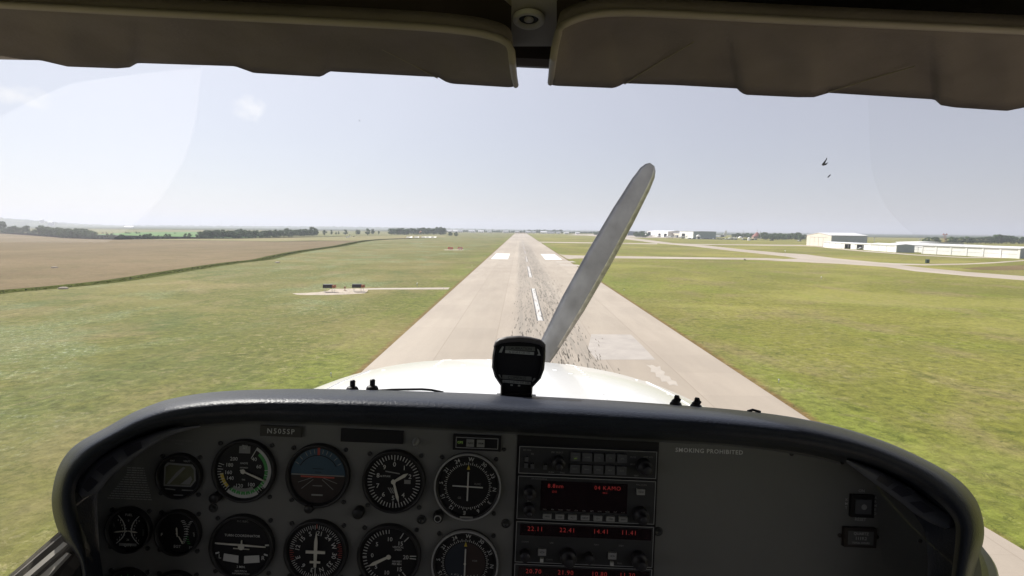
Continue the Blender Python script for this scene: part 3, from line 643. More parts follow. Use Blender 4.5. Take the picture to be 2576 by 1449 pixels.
# houses
def house(px, dist, wd, h, label, group, col=None, roofc=None, rz=0.0):
    root = empty('house', pp(px, dist), rz); tag(root, label, 'house', group); d = wd * .7
    mb = MB(); mb.box((-wd / 2, 0, -.3), (wd / 2, d, h)); mb.face([(-wd / 2, 0, h), (-wd / 2, d, h), (-wd / 2, d / 2, h + d * .28)]); mb.face([(wd / 2, 0, h), (wd / 2, d / 2, h + d * .28), (wd / 2, d, h)]); mb.build('wall', col or WM, root)
    mb = MB(); k = .5
    mb.prism([(-wd / 2 - k, -k, h - .15), (-wd / 2 - k, d / 2, h + d * .28 + .05), (-wd / 2 - k, d / 2, h + d * .28 + .3), (-wd / 2 - k, -k, h + .1)], (wd + 2 * k, 0, 0))
    mb.prism([(-wd / 2 - k, d / 2, h + d * .28 + .05), (-wd / 2 - k, d + k, h - .15), (-wd / 2 - k, d + k, h + .1), (-wd / 2 - k, d / 2, h + d * .28 + .3)], (wd + 2 * k, 0, 0)); mb.build('roof', roofc or ROOFG, root)
    mb = MB(); mb.box((-.5, -.06, 0), (.5, -.01, 2.1)); mb.build('door', BLUEG, root)
    for s_ in (-.3, .3):
        mb = MB(); mb.box((s_ * wd - .7, -.06, 1), (s_ * wd + .7, -.01, 2.2)); mb.build('window', DARKI, root)
hl = 'houses beyond the runway end'
for px, dist, wd, lb in ((1128, 1500, 17, 'white house farthest left of the distant houses, near the lone trees'), (1141, 1520, 20, 'second white house from the lone trees left of the runway'), (1156, 1540, 16, 'third white house from the lone trees left of the runway'), (1186, 1560, 18, 'white house midway between the lone trees and the runway end'), (1209, 1580, 16, 'white house nearest the runway end on its left side'), (1230, 1560, 12, 'small pale house just left of the runway end'), (1272, 1560, 16, 'pale house in line with the left edge of the runway end'), (1300, 1560, 12, 'pale house straight beyond the runway end'), (1328, 1500, 14, 'pale house just right of the runway end'), (1342, 1480, 11, 'second pale house right of the runway end'), (1367, 1460, 17, 'third pale house right of the runway end, the widest of the right-hand group'), (1380, 1450, 10, 'fourth pale house right of the runway end, a small one'), (1390, 1450, 11, 'fifth pale house right of the runway end'), (1404, 1430, 12, 'sixth pale house right of the runway end, very bright'), (1425, 1400, 12, 'last pale house right of the runway end, before the low trees'), (1453, 1350, 10, 'tiny white house alone near the far taxiway bend')):
    house(px, dist, wd, 3.0, lb, hl, WM if px != 1300 else CREAM, ROOFW if px % 2 else ROOFG, rt.uniform(-.3, .3))
# farm buildings on the rising land at the left
for px, dist, wd, z, lb in ((323, 2000, 30, 0, 'long white farm shed beyond the bright green field'), (104, 2450, 12, 26, 'small white farmhouse on the hill at the left'), (126, 2450, 24, 15, 'long white barn on the hillside at the left')):
    root = empty('barn', pp(px, dist) + Vector((0, 0, z))); tag(root, lb, 'barn', 'farm buildings on the left')
    mb = MB(); mb.box((-wd / 2, 0, -12 if z else 0), (wd / 2, 12, 4)); mb.build('wall', WM, root)
    mb = MB(); mb.prism([(-wd / 2 - .5, -.5, 4), (-wd / 2 - .5, 12.5, 4), (-wd / 2 - .5, 6, 6.2)], (wd + 1, 0, 0)); mb.build('roof', ROOFW, root)

# ------------------------------------------------------------------ red lattice tower, poles
REDP = PM('red_paint', (0.40, 0.17, 0.14), .6)
root = empty('lattice_tower', pp(2378, 420)); tag(root, 'red lattice tower rising behind the white row hangars', 'tower')
mb = MB(); H = 10.5
for sx, sy in ((-1, -1), (1, -1), (1, 1), (-1, 1)): mb.tube([(sx * 1.5, sy * 1.5, 0), (sx * .45, sy * .45, H)], .06, 5)
for k in range(6):
    z0, z1 = H * k / 6, H * (k + 1) / 6; a, b = 1.5 - 1.05 * k / 6, 1.5 - 1.05 * (k + 1) / 6
    for p, q in (((-a, -a, z0), (b, -b, z1)), ((a, -a, z0), (-b, -b, z1)), ((-a, a, z0), (b, b, z1)), ((-a, -a, z0), (-b, b, z1)), ((a, -a, z0), (b, b, z1)), ((-a, -a, z0), (a, -a, z0))): mb.tube([p, q], .032, 4)
mb.build('frame', REDP, root)
mb = MB(); mb.box((-1.5, -.7, H), (1.5, .7, H + .4)); mb.tube([(-1.1, 0, H + .4), (-1.1, 0, H + 1.1)], .3, 8); mb.tube([(1.1, 0, H + .4), (1.1, 0, H + 1.1)], .3, 8); mb.build('platform', REDP, root)
def pole(px, dist, h, label, arm=1.2):
    root = empty('utility_pole', pp(px, dist)); tag(root, label, 'pole', 'poles on the skyline')
    mb = MB(); mb.tube([(0, 0, 0), (0, 0, h)], [.22, .14], 6); mb.build('pole', TRIM, root)
    mb = MB(); mb.box((-arm, -.1, h - 1.1), (arm, .1, h - .8)); mb.build('crossarm', TRIM, root)
for px, dist, h, lb in ((383.5, 2600, 36, 'tall thin mast on the left horizon beyond the green field'), (558, 1700, 26, 'first thin floodlight pole above the long dark tree row'), (594, 1700, 26, 'second thin floodlight pole above the long dark tree row'), (643, 1700, 26, 'third thin floodlight pole above the long dark tree row'), (116, 2300, 32, 'thin pole above the hillside barns at the left'), (2201, 430, 8.5, 'thin pole rising behind the big cream hangar roof end'), (2316, 420, 7.5, 'thin pole left of the rounded dark tree clump at the right'), (1870, 760, 13, 'thin pole left of the red round-roofed building'), (1913, 700, 12, 'thin pole right of the red round-roofed building')):
    pole(px, dist, h, lb, .8)

# ------------------------------------------------------------------ parked aircraft
PLW = PM('aircraft_white', (0.82, 0.82, 0.80), .3, var=.03); PLB = PM('aircraft_dark_trim', (0.05, 0.06, 0.09), .4, var=.1)
def make_plane():
    root = empty('parked_airplane', (0, 0, 0))
    mb = MB(); mb.tube([(0, 4.0, 1.25), (0, 3.4, 1.3), (0, 2.2, 1.35), (0, .8, 1.5), (0, -1, 1.5), (0, -3.8, 1.45)], [.15, .45, .58, .66, .5, .14], 12); mb.build('fuselage', PLW, root)
    mb = MB(); mb.prism([(-5.4, .9, 2.15), (5.4, .9, 2.15), (5.4, -.5, 2.12), (-5.4, -.5, 2.12)], (0, 0, .16)); mb.build('wing', PLW, root)
    mb = MB(); mb.prism([(-.06, -2.9, 1.5), (-.06, -3.9, 1.5), (-.06, -4.1, 2.9), (-.06, -3.5, 2.9)], (.12, 0, 0)); mb.build('fin', PLW, root)
    mb = MB(); mb.prism([(-1.7, -3.2, 1.45), (1.7, -3.2, 1.45), (1.7, -4.0, 1.45), (-1.7, -4.0, 1.45)], (0, 0, .08)); mb.build('tailplane', PLW, root)
    mb = MB(); mb.box((-.56, .1, 1.5), (.56, 1.5, 2.05)); mb.build('cabin_windows', PLB, root)
    for sx, yy in ((0, 2.8), (-1.1, .2), (1.1, .2)):
        mb = MB(); mb.tube([(sx - .09, yy, .25), (sx + .09, yy, .25)], .25, 10); mb.tube([(sx, yy, .3), (sx * .4, yy, 1.1)], .05, 5); mb.build('wheel', PLB, root)
    return root
pl = make_plane(); first = True
for px, dist, sc, rz, lb in ((1640, 950, 1.3, 1.4, 'white airplane parked in front of the closed door of the long white far hangar'), (1660, 925, 1.4, 1.9, 'white airplane parked between the square openings of the long white far hangar'), (1680, 850, 1.3, 2.1, 'white airplane parked before the grey open shelter'), (1692, 800, 1.6, 1.2, 'white airplane left of the flat-topped white hangar doorway'), (1718, 770, 1.7, 1.75, 'larger white airplane parked before the flat-topped white hangar'), (1541, 1120, 1.3, 1.3, 'white airplane farthest left on the parking apron'), (1556, 1090, 1.3, 2.0, 'left airplane of the two in front of the blue-grey far hangar'), (1572, 1060, 1.3, 1.2, 'right airplane of the two in front of the blue-grey far hangar'), (1843, 720, 1.5, .9, 'white airplane left of the white round-topped canopy')):
    o = pl if first else copy_tree(pl); first = False
    o.location = pp(px, dist); o.rotation_euler = (0, 0, rz); o.scale = (sc,) * 3; tag(o, lb, 'airplane', 'airplanes parked by the far hangars')
# white jet with a tall fin
root = empty('parked_jet', pp(1805, 800), 1.45); root.scale = (1.5,) * 3; tag(root, 'white jet with a tall upright tail fin beside the grey-green hangar', 'jet')
mb = MB(); mb.tube([(0, 8, 2.1), (0, 7, 2.2), (0, 4, 2.4), (0, -4, 2.4), (0, -8, 2.8)], [.2, .7, 1.0, 1.0, .3], 14); mb.build('fuselage', PLW, root)
mb = MB(); mb.prism([(-8, -1.5, 2), (8, -1.5, 2), (1, 2.5, 1.6), (-1, 2.5, 1.6)], (0, 0, .2)); mb.build('wing', PLW, root)
mb = MB(); mb.prism([(-.15, -5.0, 3.1), (-.15, -8.2, 3), (-.15, -9.0, 8.3), (-.15, -7.2, 8.3)], (.3, 0, 0)); mb.build('fin', PLW, root)
mb = MB(); mb.prism([(-3, -7.6, 6), (3, -7.6, 6), (3, -8.8, 6), (-3, -8.8, 6)], (0, 0, .15)); mb.build('tailplane', PLW, root)
for sx in (-1.5, 1.5):
    mb = MB(); mb.tube([(sx, -3, 3), (sx, -6, 3)], .55, 12); mb.build('engine', PLB, root)
# two more: nose-on transports seen as rounded shapes
for px, dist, lb in ((1757, 755, 'white rounded tent-like shelter in front of the grey-green hangar'),):
    root = empty('shelter', pp(px, dist)); root.scale = (1.7,) * 3; tag(root, lb, 'shelter')
    mb = MB(); mb.lathe((0, 0, 0), (0, 0, 1), [(1.6, 1.8), (1.7, 2.6), (1.3, 3.3), (.05, 3.7)], 14); mb.box((-1.3, -.3, 0), (-.9, .3, 1.9)); mb.box((.8, -.3, 0), (1.2, .3, 1.9)); mb.build('canopy', WM, root)
    mb = MB(); mb.box((-.7, -1.55, 0), (.7, -.6, 2.4)); mb.build('opening', DARKI, root)
# parked cars
CARC = [PM('car_dark', (0.03, 0.035, 0.045), .3, var=.05), PM('car_blue_grey', (0.10, 0.13, 0.17), .3, var=.05), PM('car_silver', (0.45, 0.46, 0.47), .3, var=.03), PM('car_green', (0.04, 0.07, 0.05), .4)]
GLS = PM('car_glass', (0.02, 0.025, 0.03), .1)
def make_car(ci):
    root = empty('parked_car', (0, 0, 0)); mb = MB()
    prof = [(-2.2, .35), (-2.25, .8), (-1.3, .95), (-.7, 1.45), (.9, 1.48), (1.7, 1.0), (2.2, .9), (2.25, .35)]
    mb.prism([(x, -.85, z) for x, z in prof], (0, 1.7, 0)); mb.build('body', CARC[ci], root)
    mb = MB(); mb.prism([(-1.15, -.87, .98), (-.68, -.87, 1.38), (.85, -.87, 1.40), (1.45, -.87, 1.02)], (0, 1.74, 0)); mb.build('window', GLS, root)
    for sx in (-1.4, 1.4):
        for sy in (-.8, .8):
            mb = MB(); mb.tube([(sx, sy - .1, .33), (sx, sy + .1, .33)], .33, 10); mb.build('wheel', CARC[0], root)
    return root
cars = [make_car(i) for i in range(4)]; cu = set(); ci = 0
cl_ = [(1735, 745), (1745, 740), (1766, 745), (1772, 752), (1780, 740), (1787, 748), (1797, 738), (1806, 745), (1812, 735), (1820, 745), (1828, 736), (1834, 745), (1840, 738), (1851, 735), (1870, 740), (1876, 730), (1893, 735), (1901, 742)]
names = 'dark blue-grey silver green'.split()
for k, (px, dist) in enumerate(cl_):
    i = k % 4; o = cars[i] if i not in cu else copy_tree(cars[i]); cu.add(i)
    o.location = pp(px, dist); o.rotation_euler = (0, 0, rt.uniform(-.5, .5)); o.scale = (1.15,) * 3
    tag(o, ('dark', 'blue-grey', 'silver', 'green')[i] + ' car in the long line of parked cars near the grey-green hangar', 'car', 'cars parked near the far hangars')
o = copy_tree(cars[0]); o.location = pp(1942, 690); o.rotation_euler = (0, 0, .2); o.scale = (1.1,) * 3; tag(o, 'dark car parked alone on the grass before the tree line left of the big hangar', 'car', 'cars parked near the far hangars')
o = copy_tree(cars[2]); o.location = pp(2012, 660); o.rotation_euler = (0, 0, .2); o.scale = (1.1,) * 3; tag(o, 'pale car just left of the big cream hangar', 'car', 'cars parked near the far hangars')
o = copy_tree(cars[2]); o.location = Vector((231.5, 369, 0)); o.rotation_euler = (0, 0, .1); tag(o, 'white vehicle inside the right open bay of the low white building', 'car', 'cars parked near the far hangars')
# tanks
root = empty('fuel_tank', pp(1884.8, 675)); root.scale = (1.35,) * 3; tag(root, 'white upright fuel tank at the right end of the parked cars', 'tank')
mb = MB(); mb.lathe((0, 0, 0), (0, 0, 1), [(1.15, 0), (1.15, 2.7), (.7, 3.1), (.05, 3.2)], 16); mb.build('tank_body', WM, root)
root = empty('round_tent', pp(1862.6, 690)); root.scale = (1.7,) * 3; tag(root, 'white round-topped canopy among the parked cars', 'canopy')
mb = MB(); mb.lathe((0, 0, 0), (0, 0, 1), [(1.6, 1.7), (1.5, 2.1), (.9, 2.8), (.05, 3.1)], 14); mb.build('canopy', WM, root)
for sx in (-1.2, 1.2):
    mb = MB(); mb.tube([(sx, 0, 0), (sx, 0, 1.9)], .07, 6); mb.build('leg', TRIM, root)

# ------------------------------------------------------------------ approach light boxes
BOXD = PM('box_dark', (0.030, 0.028, 0.034), .5, var=.1); ORNG = PM('faded_orange_paint', (0.36, 0.13, 0.06), .6, var=.15); LEGM = PM('galvanised_leg', (0.40, 0.41, 0.42), .4, .3)
def papi(px, by, label):
    p = gp(px, by); root = empty('light_box', p, R(3)); tag(root, label, 'light box', 'approach light boxes beside the runway')
    z0, z1 = .72, 1.32
    mb = MB(); mb.prism([(-.98, -.3, z0), (.62, -.3, z0), (.66, -.3, z1), (-.90, -.3, z1)], (0, .75, 0)); mb.box((-.92, -.34, z1), (.68, .49, z1 + .03)); mb.build('housing', BOXD, root)
    mb = MB(); mb.prism([(.664, -.3, z0 + .02), (1.22, -.3, z0 + .04), (1.2, -.3, z1 - .02), (.93, -.3, z1 - .16), (.664, -.3, z1 - .04)], (0, .7, 0)); mb.build('end_cap', ORNG, root)
    for sx, sy in ((-.75, -.2), (.75, -.2), (-.7, .35), (.95, .35)):
        mb = MB(); mb.tube([(sx, sy, 0), (sx, sy, z0)], .028, 6); mb.lathe((sx, sy, 0), (0, 0, 1), [(.09, 0), (.09, .03), (.02, .03)], 8); mb.build('leg', LEGM, root)
    mb = MB(); mb.tube([(.45, .1, .1), (.4, .1, z0)], .02, 5); mb.build('cable_conduit', BOXD, root)
papi(*h6(985, 515), 'dark light box with an orange end on thin legs, farther from the runway')
papi(*h6(1845, 505), 'dark light box with an orange end on thin legs, nearer to the runway')
root = empty('junction_box', gp(*h6(1465, 480))); tag(root, 'small tan junction post standing between the two light boxes', 'post')
mb = MB(); mb.tube([(0, 0, 0), (0, 0, .55)], .07, 8); mb.box((-.16, -.1, .45), (.16, .1, .8)); mb.box((-.26, -.2, 0), (.26, .2, .06)); mb.build('post_body', PM('tan_paint', (0.34, 0.23, 0.12), .6), root)

# text
def text_mesh(mb, s, o, u, v, h, m=0, align='C', bold=0.0, space=1.0):
    cu_ = bpy.data.curves.new('t', 'FONT'); cu_.body = s; cu_.size = 1.0; cu_.align_x = {'C': 'CENTER', 'L': 'LEFT', 'R': 'RIGHT'}[align]; cu_.align_y = 'CENTER'
    cu_.resolution_u = 2; cu_.offset = bold; cu_.space_character = space
    ob = bpy.data.objects.new('t', cu_); me = bpy.data.meshes.new_from_object(ob)
    b = len(mb.v); k = h / 0.70; o, u, v = Vector(o), Vector(u), Vector(v)
    mb.v += [tuple(o + u * (p.co.x * k) + v * (p.co.y * k)) for p in me.vertices]
    for f in me.polygons: mb.f.append(tuple(b + i for i in f.vertices)); mb.m.append(m); mb.sm.append(False)
    bpy.data.objects.remove(ob); bpy.data.curves.remove(cu_); bpy.data.meshes.remove(me)

# red mandatory signs left of the runway
SRED = PM('sign_red', (0.62, 0.05, 0.03), .5, var=.05); SWH = PM('sign_white', (0.85, 0.85, 0.82), .5, var=.02)
for X, dx, lb in ((1917, 3.2, 'faded red sign board farther from the runway, on the thin gravel strip'), (2008, 3.2, 'bright red sign board with white centre nearest the runway, on the thin gravel strip')):
    p = gp(*b6(X, 384)); root = empty('runway_sign', p); tag(root, lb, 'sign', 'red signs beside the runway')
    mb = MB(); mb.box((-1.25, -.1, .35), (1.25, .1, 1.45)); mb.build('board', SRED, root)
    mb = MB(); mb.box((-.95, -.13, .68), (.95, -.104, 1.14)); mb.build('panel', SWH if X > 2000 else PM('sign_pink', (0.72, 0.42, 0.36), .5), root)
    for sx in (-.9, .9):
        mb = MB(); mb.tube([(sx, 0, 0), (sx, 0, .36)], .05, 6); mb.build('leg', LEGM, root)
# windsock
p = pp(1054, gp(1054, 596).y); root = empty('windsock', p); tag(root, 'faded orange windsock drooping on its pole before the dark wood', 'windsock')
mb = MB(); mb.tube([(0, 0, 0), (0, 0, 6.6)], .09, 6); mb.build('pole', LEGM, root)
mb = MB(); mb.tube([(0.2, 0, 6.3), (1.0, -.1, 6.9), (2.2, -.2, 7.6), (3.4, -.2, 8.3)], [.95, .85, .7, .45], 12); 
mb = MB(); mb.tube([(0.1, 0, 5.0), (.8, 0, 5.9), (1.7, 0, 6.7), (2.7, 0, 7.3)], [.35, .6, .75, .85], 12); mb.build('sock', PM('sock_fabric', (0.75, 0.48, 0.36), .8), root)
# white circle markers
h4 = lambda X, Y: (830.6 + X * .15273, 559.6 + Y * .15273)
for i, X in enumerate((1280, 1330, 1415, 1440, 1530, 1560, 1590, 1640, 1665, 1725)):
    p = gp(*h4(X, 250)); root = empty('ground_marker', p, -.5 if i % 2 else .2)
    tag(root, 'low white marker panel in the row on the grass in front of the windsock', 'marker', 'white markers below the windsock')
    mb = MB(); mb.prism([(-2.0, -.8, .15), (2.0, -.8, .15), (2.0, .5, .95), (-2.0, .5, .95)], (0, 0, .1)); mb.build('panel', SWH, root)
    mb = MB(); [mb.tube([(sx, .3, 0), (sx, .3, .85)], .05, 5) for sx in (-1.6, 1.6)]; mb.build('stand', LEGM, root)
# equipment at the far left grass
p = gp(*h4(305, 250)); root = empty('weather_station', p); tag(root, 'small pale instrument cluster on the grass left of the white markers', 'instrument')
mb = MB(); mb.box((-3.2, 0, 0), (-1.8, .8, 1.5)); mb.box((-.6, 0, 0), (.2, .6, 2.2)); mb.box((.5, 0, 1.4), (1.8, .5, 2.0)); mb.tube([(1.1, .2, 0), (1.1, .2, 2.6)], .08, 6); mb.build('cabinet', WM, root)
place_tree(h4(390, 0)[0], h4(0, 240)[1], 3, 'small dark bush beside the pale instrument cluster', 'bushes on the airfield grass', 'b', 1.2, cat='bush')
place_tree(h4(320, 0)[0], h4(0, 215)[1], 3, 'small dark bush behind the pale instrument cluster', 'bushes on the airfield grass', 'b', 1.3, cat='bush')
place_tree(1873, 655, 4.5, 'small dark bush at the near edge of the connecting taxiway', 'bushes on the airfield grass', 'b', 1.6, cat='bush')
# edge lights and marker posts
def post(px, by, h, label, w_=.09, mat=None):
    root = empty('marker_post', gp(px, by)); tag(root, label, 'post', 'small posts on the airfield grass')
    mb = MB(); mb.tube([(0, 0, 0), (0, 0, h * .75)], w_ * .5, 6); mb.build('stem', LEGM, root)
    mb = MB(); mb.lathe((0, 0, h * .7), (0, 0, 1), [(w_ * .5, 0), (w_ * 1.3, h * .08), (w_ * 1.3, h * .22), (w_ * .6, h * .3), (.01, h * .31)], 10); mb.build('lamp', mat or SWH, root)
post(1049, 721, .75, 'small pale marker lamp above the concrete path left of the runway')
post(1058.7, 617, 1.4, 'small pale marker lamp on the grass left of the red signs')
post(2065, 703, .7, 'tiny pale marker lamp in the grass right of the near taxiway')
post(1974, 640, 2.2, 'pale marker post at the far edge of the main taxiway bend', .12)
root = empty('utility_box', gp(*r8(1620, 543))); tag(root, 'small dark green box on the grass beside the curving lane', 'box')
mb = MB(); mb.box((-.6, 0, 0), (.6, .7, 1.3)); mb.prism([(-.7, -.1, 1.3), (.7, -.1, 1.3), (.7, .4, 1.5), (-.7, .4, 1.5)], (0, .4, 0)); mb.build('cabinet', CARC[3], root)
for i, yy in enumerate(range(40, 1300, 61)):
    for s_ in (-1, 1):
        root = empty('edge_light', (s_ * 17.2, yy, 0)); tag(root, 'small runway edge light on the grass along the ' + ('left' if s_ < 0 else 'right') + ' edge of the runway', 'light', 'edge lights along the runway')
        mb = MB(); mb.tube([(0, 0, 0), (0, 0, .22)], .03, 6); mb.build('stem', LEGM, root)
        mb = MB(); mb.lathe((0, 0, .2), (0, 0, 1), [(.04, 0), (.06, .03), (.055, .1), (.01, .13)], 8); mb.build('lens', PM('lens_glass', (0.6, 0.6, 0.58), .2), root)
# white drift stones in the brown field
for px, by, lb in ((137, 674, 'pale stone lying in the middle of the brown field'), (159, 726.5, 'pale stone near the ditch in the brown field'), (698, 661, 'pale stone beside the ditch at the right end of the brown field')):
    mb = MB(); mb.lathe((0, 0, 0), (0, 0, 1), [(.75, 0), (.8, .12), (.5, .3), (.05, .36)], 9); o = mb.build('pale_stone', GRAV); o.location = gp(px, by); tag(o, lb, 'stone', 'pale stones in the brown field')

# ------------------------------------------------------------------ haze
hm = bpy.data.materials.new('haze'); hm.use_nodes = True; n = hm.node_tree.nodes
for q in list(n):
    if q.type == 'BSDF_PRINCIPLED': n.remove(q)
pv = n.new('ShaderNodeVolumePrincipled'); pv.inputs['Color'].default_value = (0.86, 0.90, 1.0, 1); pv.inputs['Density'].default_value = 0.00024; pv.inputs['Anisotropy'].default_value = 0.2
hm.node_tree.links.new(pv.outputs[0], n['Material Output'].inputs['Volume'])
HZ = True
if HZ:
    mb = MB(); mb.box((-12500, -12500, -14), (12500, 12500, 130)); tag(mb.build('haze', hm), 'thin bluish haze in the air over the distant land', None, kind='stuff')
# ================================================================== THE AIRCRAFT
AC = empty('light_aircraft', (0, 0, 0)); AC.matrix_world = MA @ Matrix.Translation(OA)
tag(AC, 'light aircraft seen from inside its cockpit, white nose ahead and dark instrument panel below', 'airplane')
def B(mb, name, mats, parent=None, label=None):
    o = mb.build(name, mats, parent or AC, OA)
    if label: o['label'] = label
    return o
PAD = PM('padded_vinyl', (0.030, 0.035, 0.050), 0.38, spec=.11, var=.12, vscale=18, bump=.6, bscale=420)
PANEL = PM('panel_paint', (0.165, 0.163, 0.150), .55, spec=.35, var=.05, vscale=10, bump=.15, bscale=900)
BLK = PM('instrument_black', (0.012, 0.011, 0.012), .5, spec=.3, var=.1); BEZ = PM('bezel_black', (0.020, 0.019, 0.020), .45, spec=.4, var=.1)
MW = PM('marking_white', (0.52, 0.52, 0.49), .6, var=0); MG = PM('marking_green', (0.06, 0.30, 0.07), .6, var=0); MY = PM('marking_yellow', (0.55, 0.42, 0.05), .6, var=0)
MR = PM('marking_red', (0.40, 0.07, 0.05), .6, var=0); MGR = PM('marking_grey', (0.24, 0.24, 0.225), .6, var=0); RINGM = PM('bezel_ring_grey', (0.34, 0.34, 0.335), .4, var=0)
SCRW = PM('screw_steel', (0.05, 0.05, 0.048), .4, .6, var=0); NEEDLE = PM('needle_cream', (0.60, 0.58, 0.50), .5, var=0)
SKYB = PM('horizon_blue', (0.035, 0.075, 0.110), .5, var=.05); EARTH = PM('horizon_brown', (0.026, 0.016, 0.013), .6, var=.1)
LED = PM('led_red', (0.05, 0, 0), .5, var=0, emit=(1.0, .10, .09), estr=.09); LEDO = PM('led_window', (0.014, 0.005, 0.008), .25, var=0)
LEDG = PM('lamp_green', (0.1, .15, .03), .5, var=0, emit=(.5, .8, .2), estr=.05)
GLARE = PM('lens_smoked', (0.155, 0.160, 0.190), .3, spec=.5, var=.15, vscale=40)
VIS = PM('visor_vinyl', (0.275, 0.238, 0.222), .75, spec=.12, var=.14, vscale=14, bump=.5, bscale=350)
VRIM = PM('visor_piping', (0.46, 0.41, 0.36), .5, spec=.4, var=.08, vscale=20)
HEAD = PM('headliner', (0.045, 0.040, 0.036), .9, spec=.15, var=.15, vscale=25, bump=.4, bscale=500)
PLAST = PM('grey_plastic', (0.50, 0.47, 0.42), .55, spec=.4, var=.08, vscale=20)
COWL = PM('white_aircraft_paint', (0.80, 0.80, 0.79), .22, spec=.5, var=.02, vscale=3, coat=.3)

# ---- glareshield
TR = [((208,1500),(225,1500),(268,1500)),((203,1425),(220,1425),(258,1425)),((182,1388),(212,1378),(250,1370)),((157,1360),(204,1340),(247,1330)),((136,1305),(192,1290),(245,1290)),((130,1250),(186,1243),(245,1245)),((142,1189),(196,1203),(256,1205)),((164,1146),(222,1172),(280,1170)),((200,1112),(258,1140),(310,1140)),((271,1073),(315,1105),(350,1112)),((332,1039),(372,1080),(400,1092)),((393,1014),(425,1066),(445,1078)),((440,1001),(485,1058),(495,1070)),((520,988),(560,1054),(565,1065)),((620,981),(650,1051),(650,1060)),((787,978),(795,1056),(795,1064)),((1011,983),(1011,1064),(1011,1073)),((1257,992),(1257,1076),(1257,1086)),((1534,1007),(1530,1090),(1530,1101)),((1749,1022),(1749,1101),(1749,1112)),((1880,1034),(1870,1110),(1865,1121)),((2004,1051),(1990,1121),(1975,1134)),((2125,1078),(2095,1139),(2075,1153)),((2239,1116),(2195,1165),(2165,1182)),((2340,1163),(2283,1204),(2235,1220)),((2407,1204),(2345,1247),(2280,1262)),((2451,1251),(2385,1283),(2300,1295)),((2470,1298),(2404,1315),(2320,1325)),((2475,1345),(2406,1350),(2328,1360)),((2465,1395),(2402,1395),(2332,1400)),((2452,1440),(2396,1440),(2332,1440)),((2440,1500),(2390,1500),(2330,1500)),((2425,1600),(2380,1600),(2328,1600))]
TR = [((215,1600),(230,1600),(275,1600))] + TR
flat = catmull([a + b + c for a, b, c in TR], 5)
prof = [(0, .6185, 2), (-.03, .585, 1), (-.05, .56, 1), (0.0, .538, 1), (.10, .524, 1), (.25, .516, 1), (.42, .514, 1), (.58, .518, 1), (.70, .528, 1), (.80, .545, 1), (.88, .575, 1), (.94, .62, 1), (1.0, .70, 1), (.97, .76, 1)]
rows = []
for q in flat:
    o_, i_, p_ = Vector(q[0:2]), Vector(q[2:4]), Vector(q[4:6])
    top = max(0.0, min(1.0, (1300 - o_.y) / 230)); r = []
    for u_, d, kind in prof:
        dd = .514 + (d - .514) * (.45 + .55 * top) if u_ > .42 else d
        s_ = p_ if kind == 2 else i_ + (o_ - i_) * u_
        r.append(cp(s_.x, s_.y, dd))
    rows.append(r)
mb = MB(); mb.grid(rows, smooth=True, flip=True); gs = B(mb, 'glareshield', PAD)
# ---- panel board
mb = MB(); pts = [PN(q[4], q[5]) for q in flat]; ctr = PN(1290, 1600)
bot = [PN(2300, 1760), PN(300, 1760)]
for i in range(len(pts) - 1): mb.face([PN(1290 + (flat[i][4] - 1290) * .985, 1600), PN(1290 + (flat[i+1][4] - 1290) * .985, 1600), pts[i + 1], pts[i]])
board = B(mb, 'instrument_panel', PANEL)
mb = MB(); a = [cp(q[4], q[5] - 1, .606) for q in flat[65:118]]; b_ = [PN(q[4], q[5] + 4, .0015) for q in flat[65:118]]
mb.grid([a, b_], smooth=True); B(mb, 'panel_trim', PM('trim_strip', (0.14, 0.145, 0.15), .35, spec=.6), board)
# panel screws with washer rings
def pos(px, py, lift=0.0): return PN(px, py, lift)
NY = Vector((0, -1, 0))
for px, py in ((537, 1277), (1060, 1306), (1272, 1316), (1655, 1336), (1268, 1130), (2117, 1163), (1990, 1142), (2313, 1360)):
    mb = MB(); r = .0052 if py > 1270 and px < 1700 else .0022
    mb.lathe(pos(px, py), NY, [(r, 0), (r, .0012), (r * .55, .0012), (r * .5, .0006), (.0001, .0006)], 14); B(mb, 'panel_screw', SCRW, board)

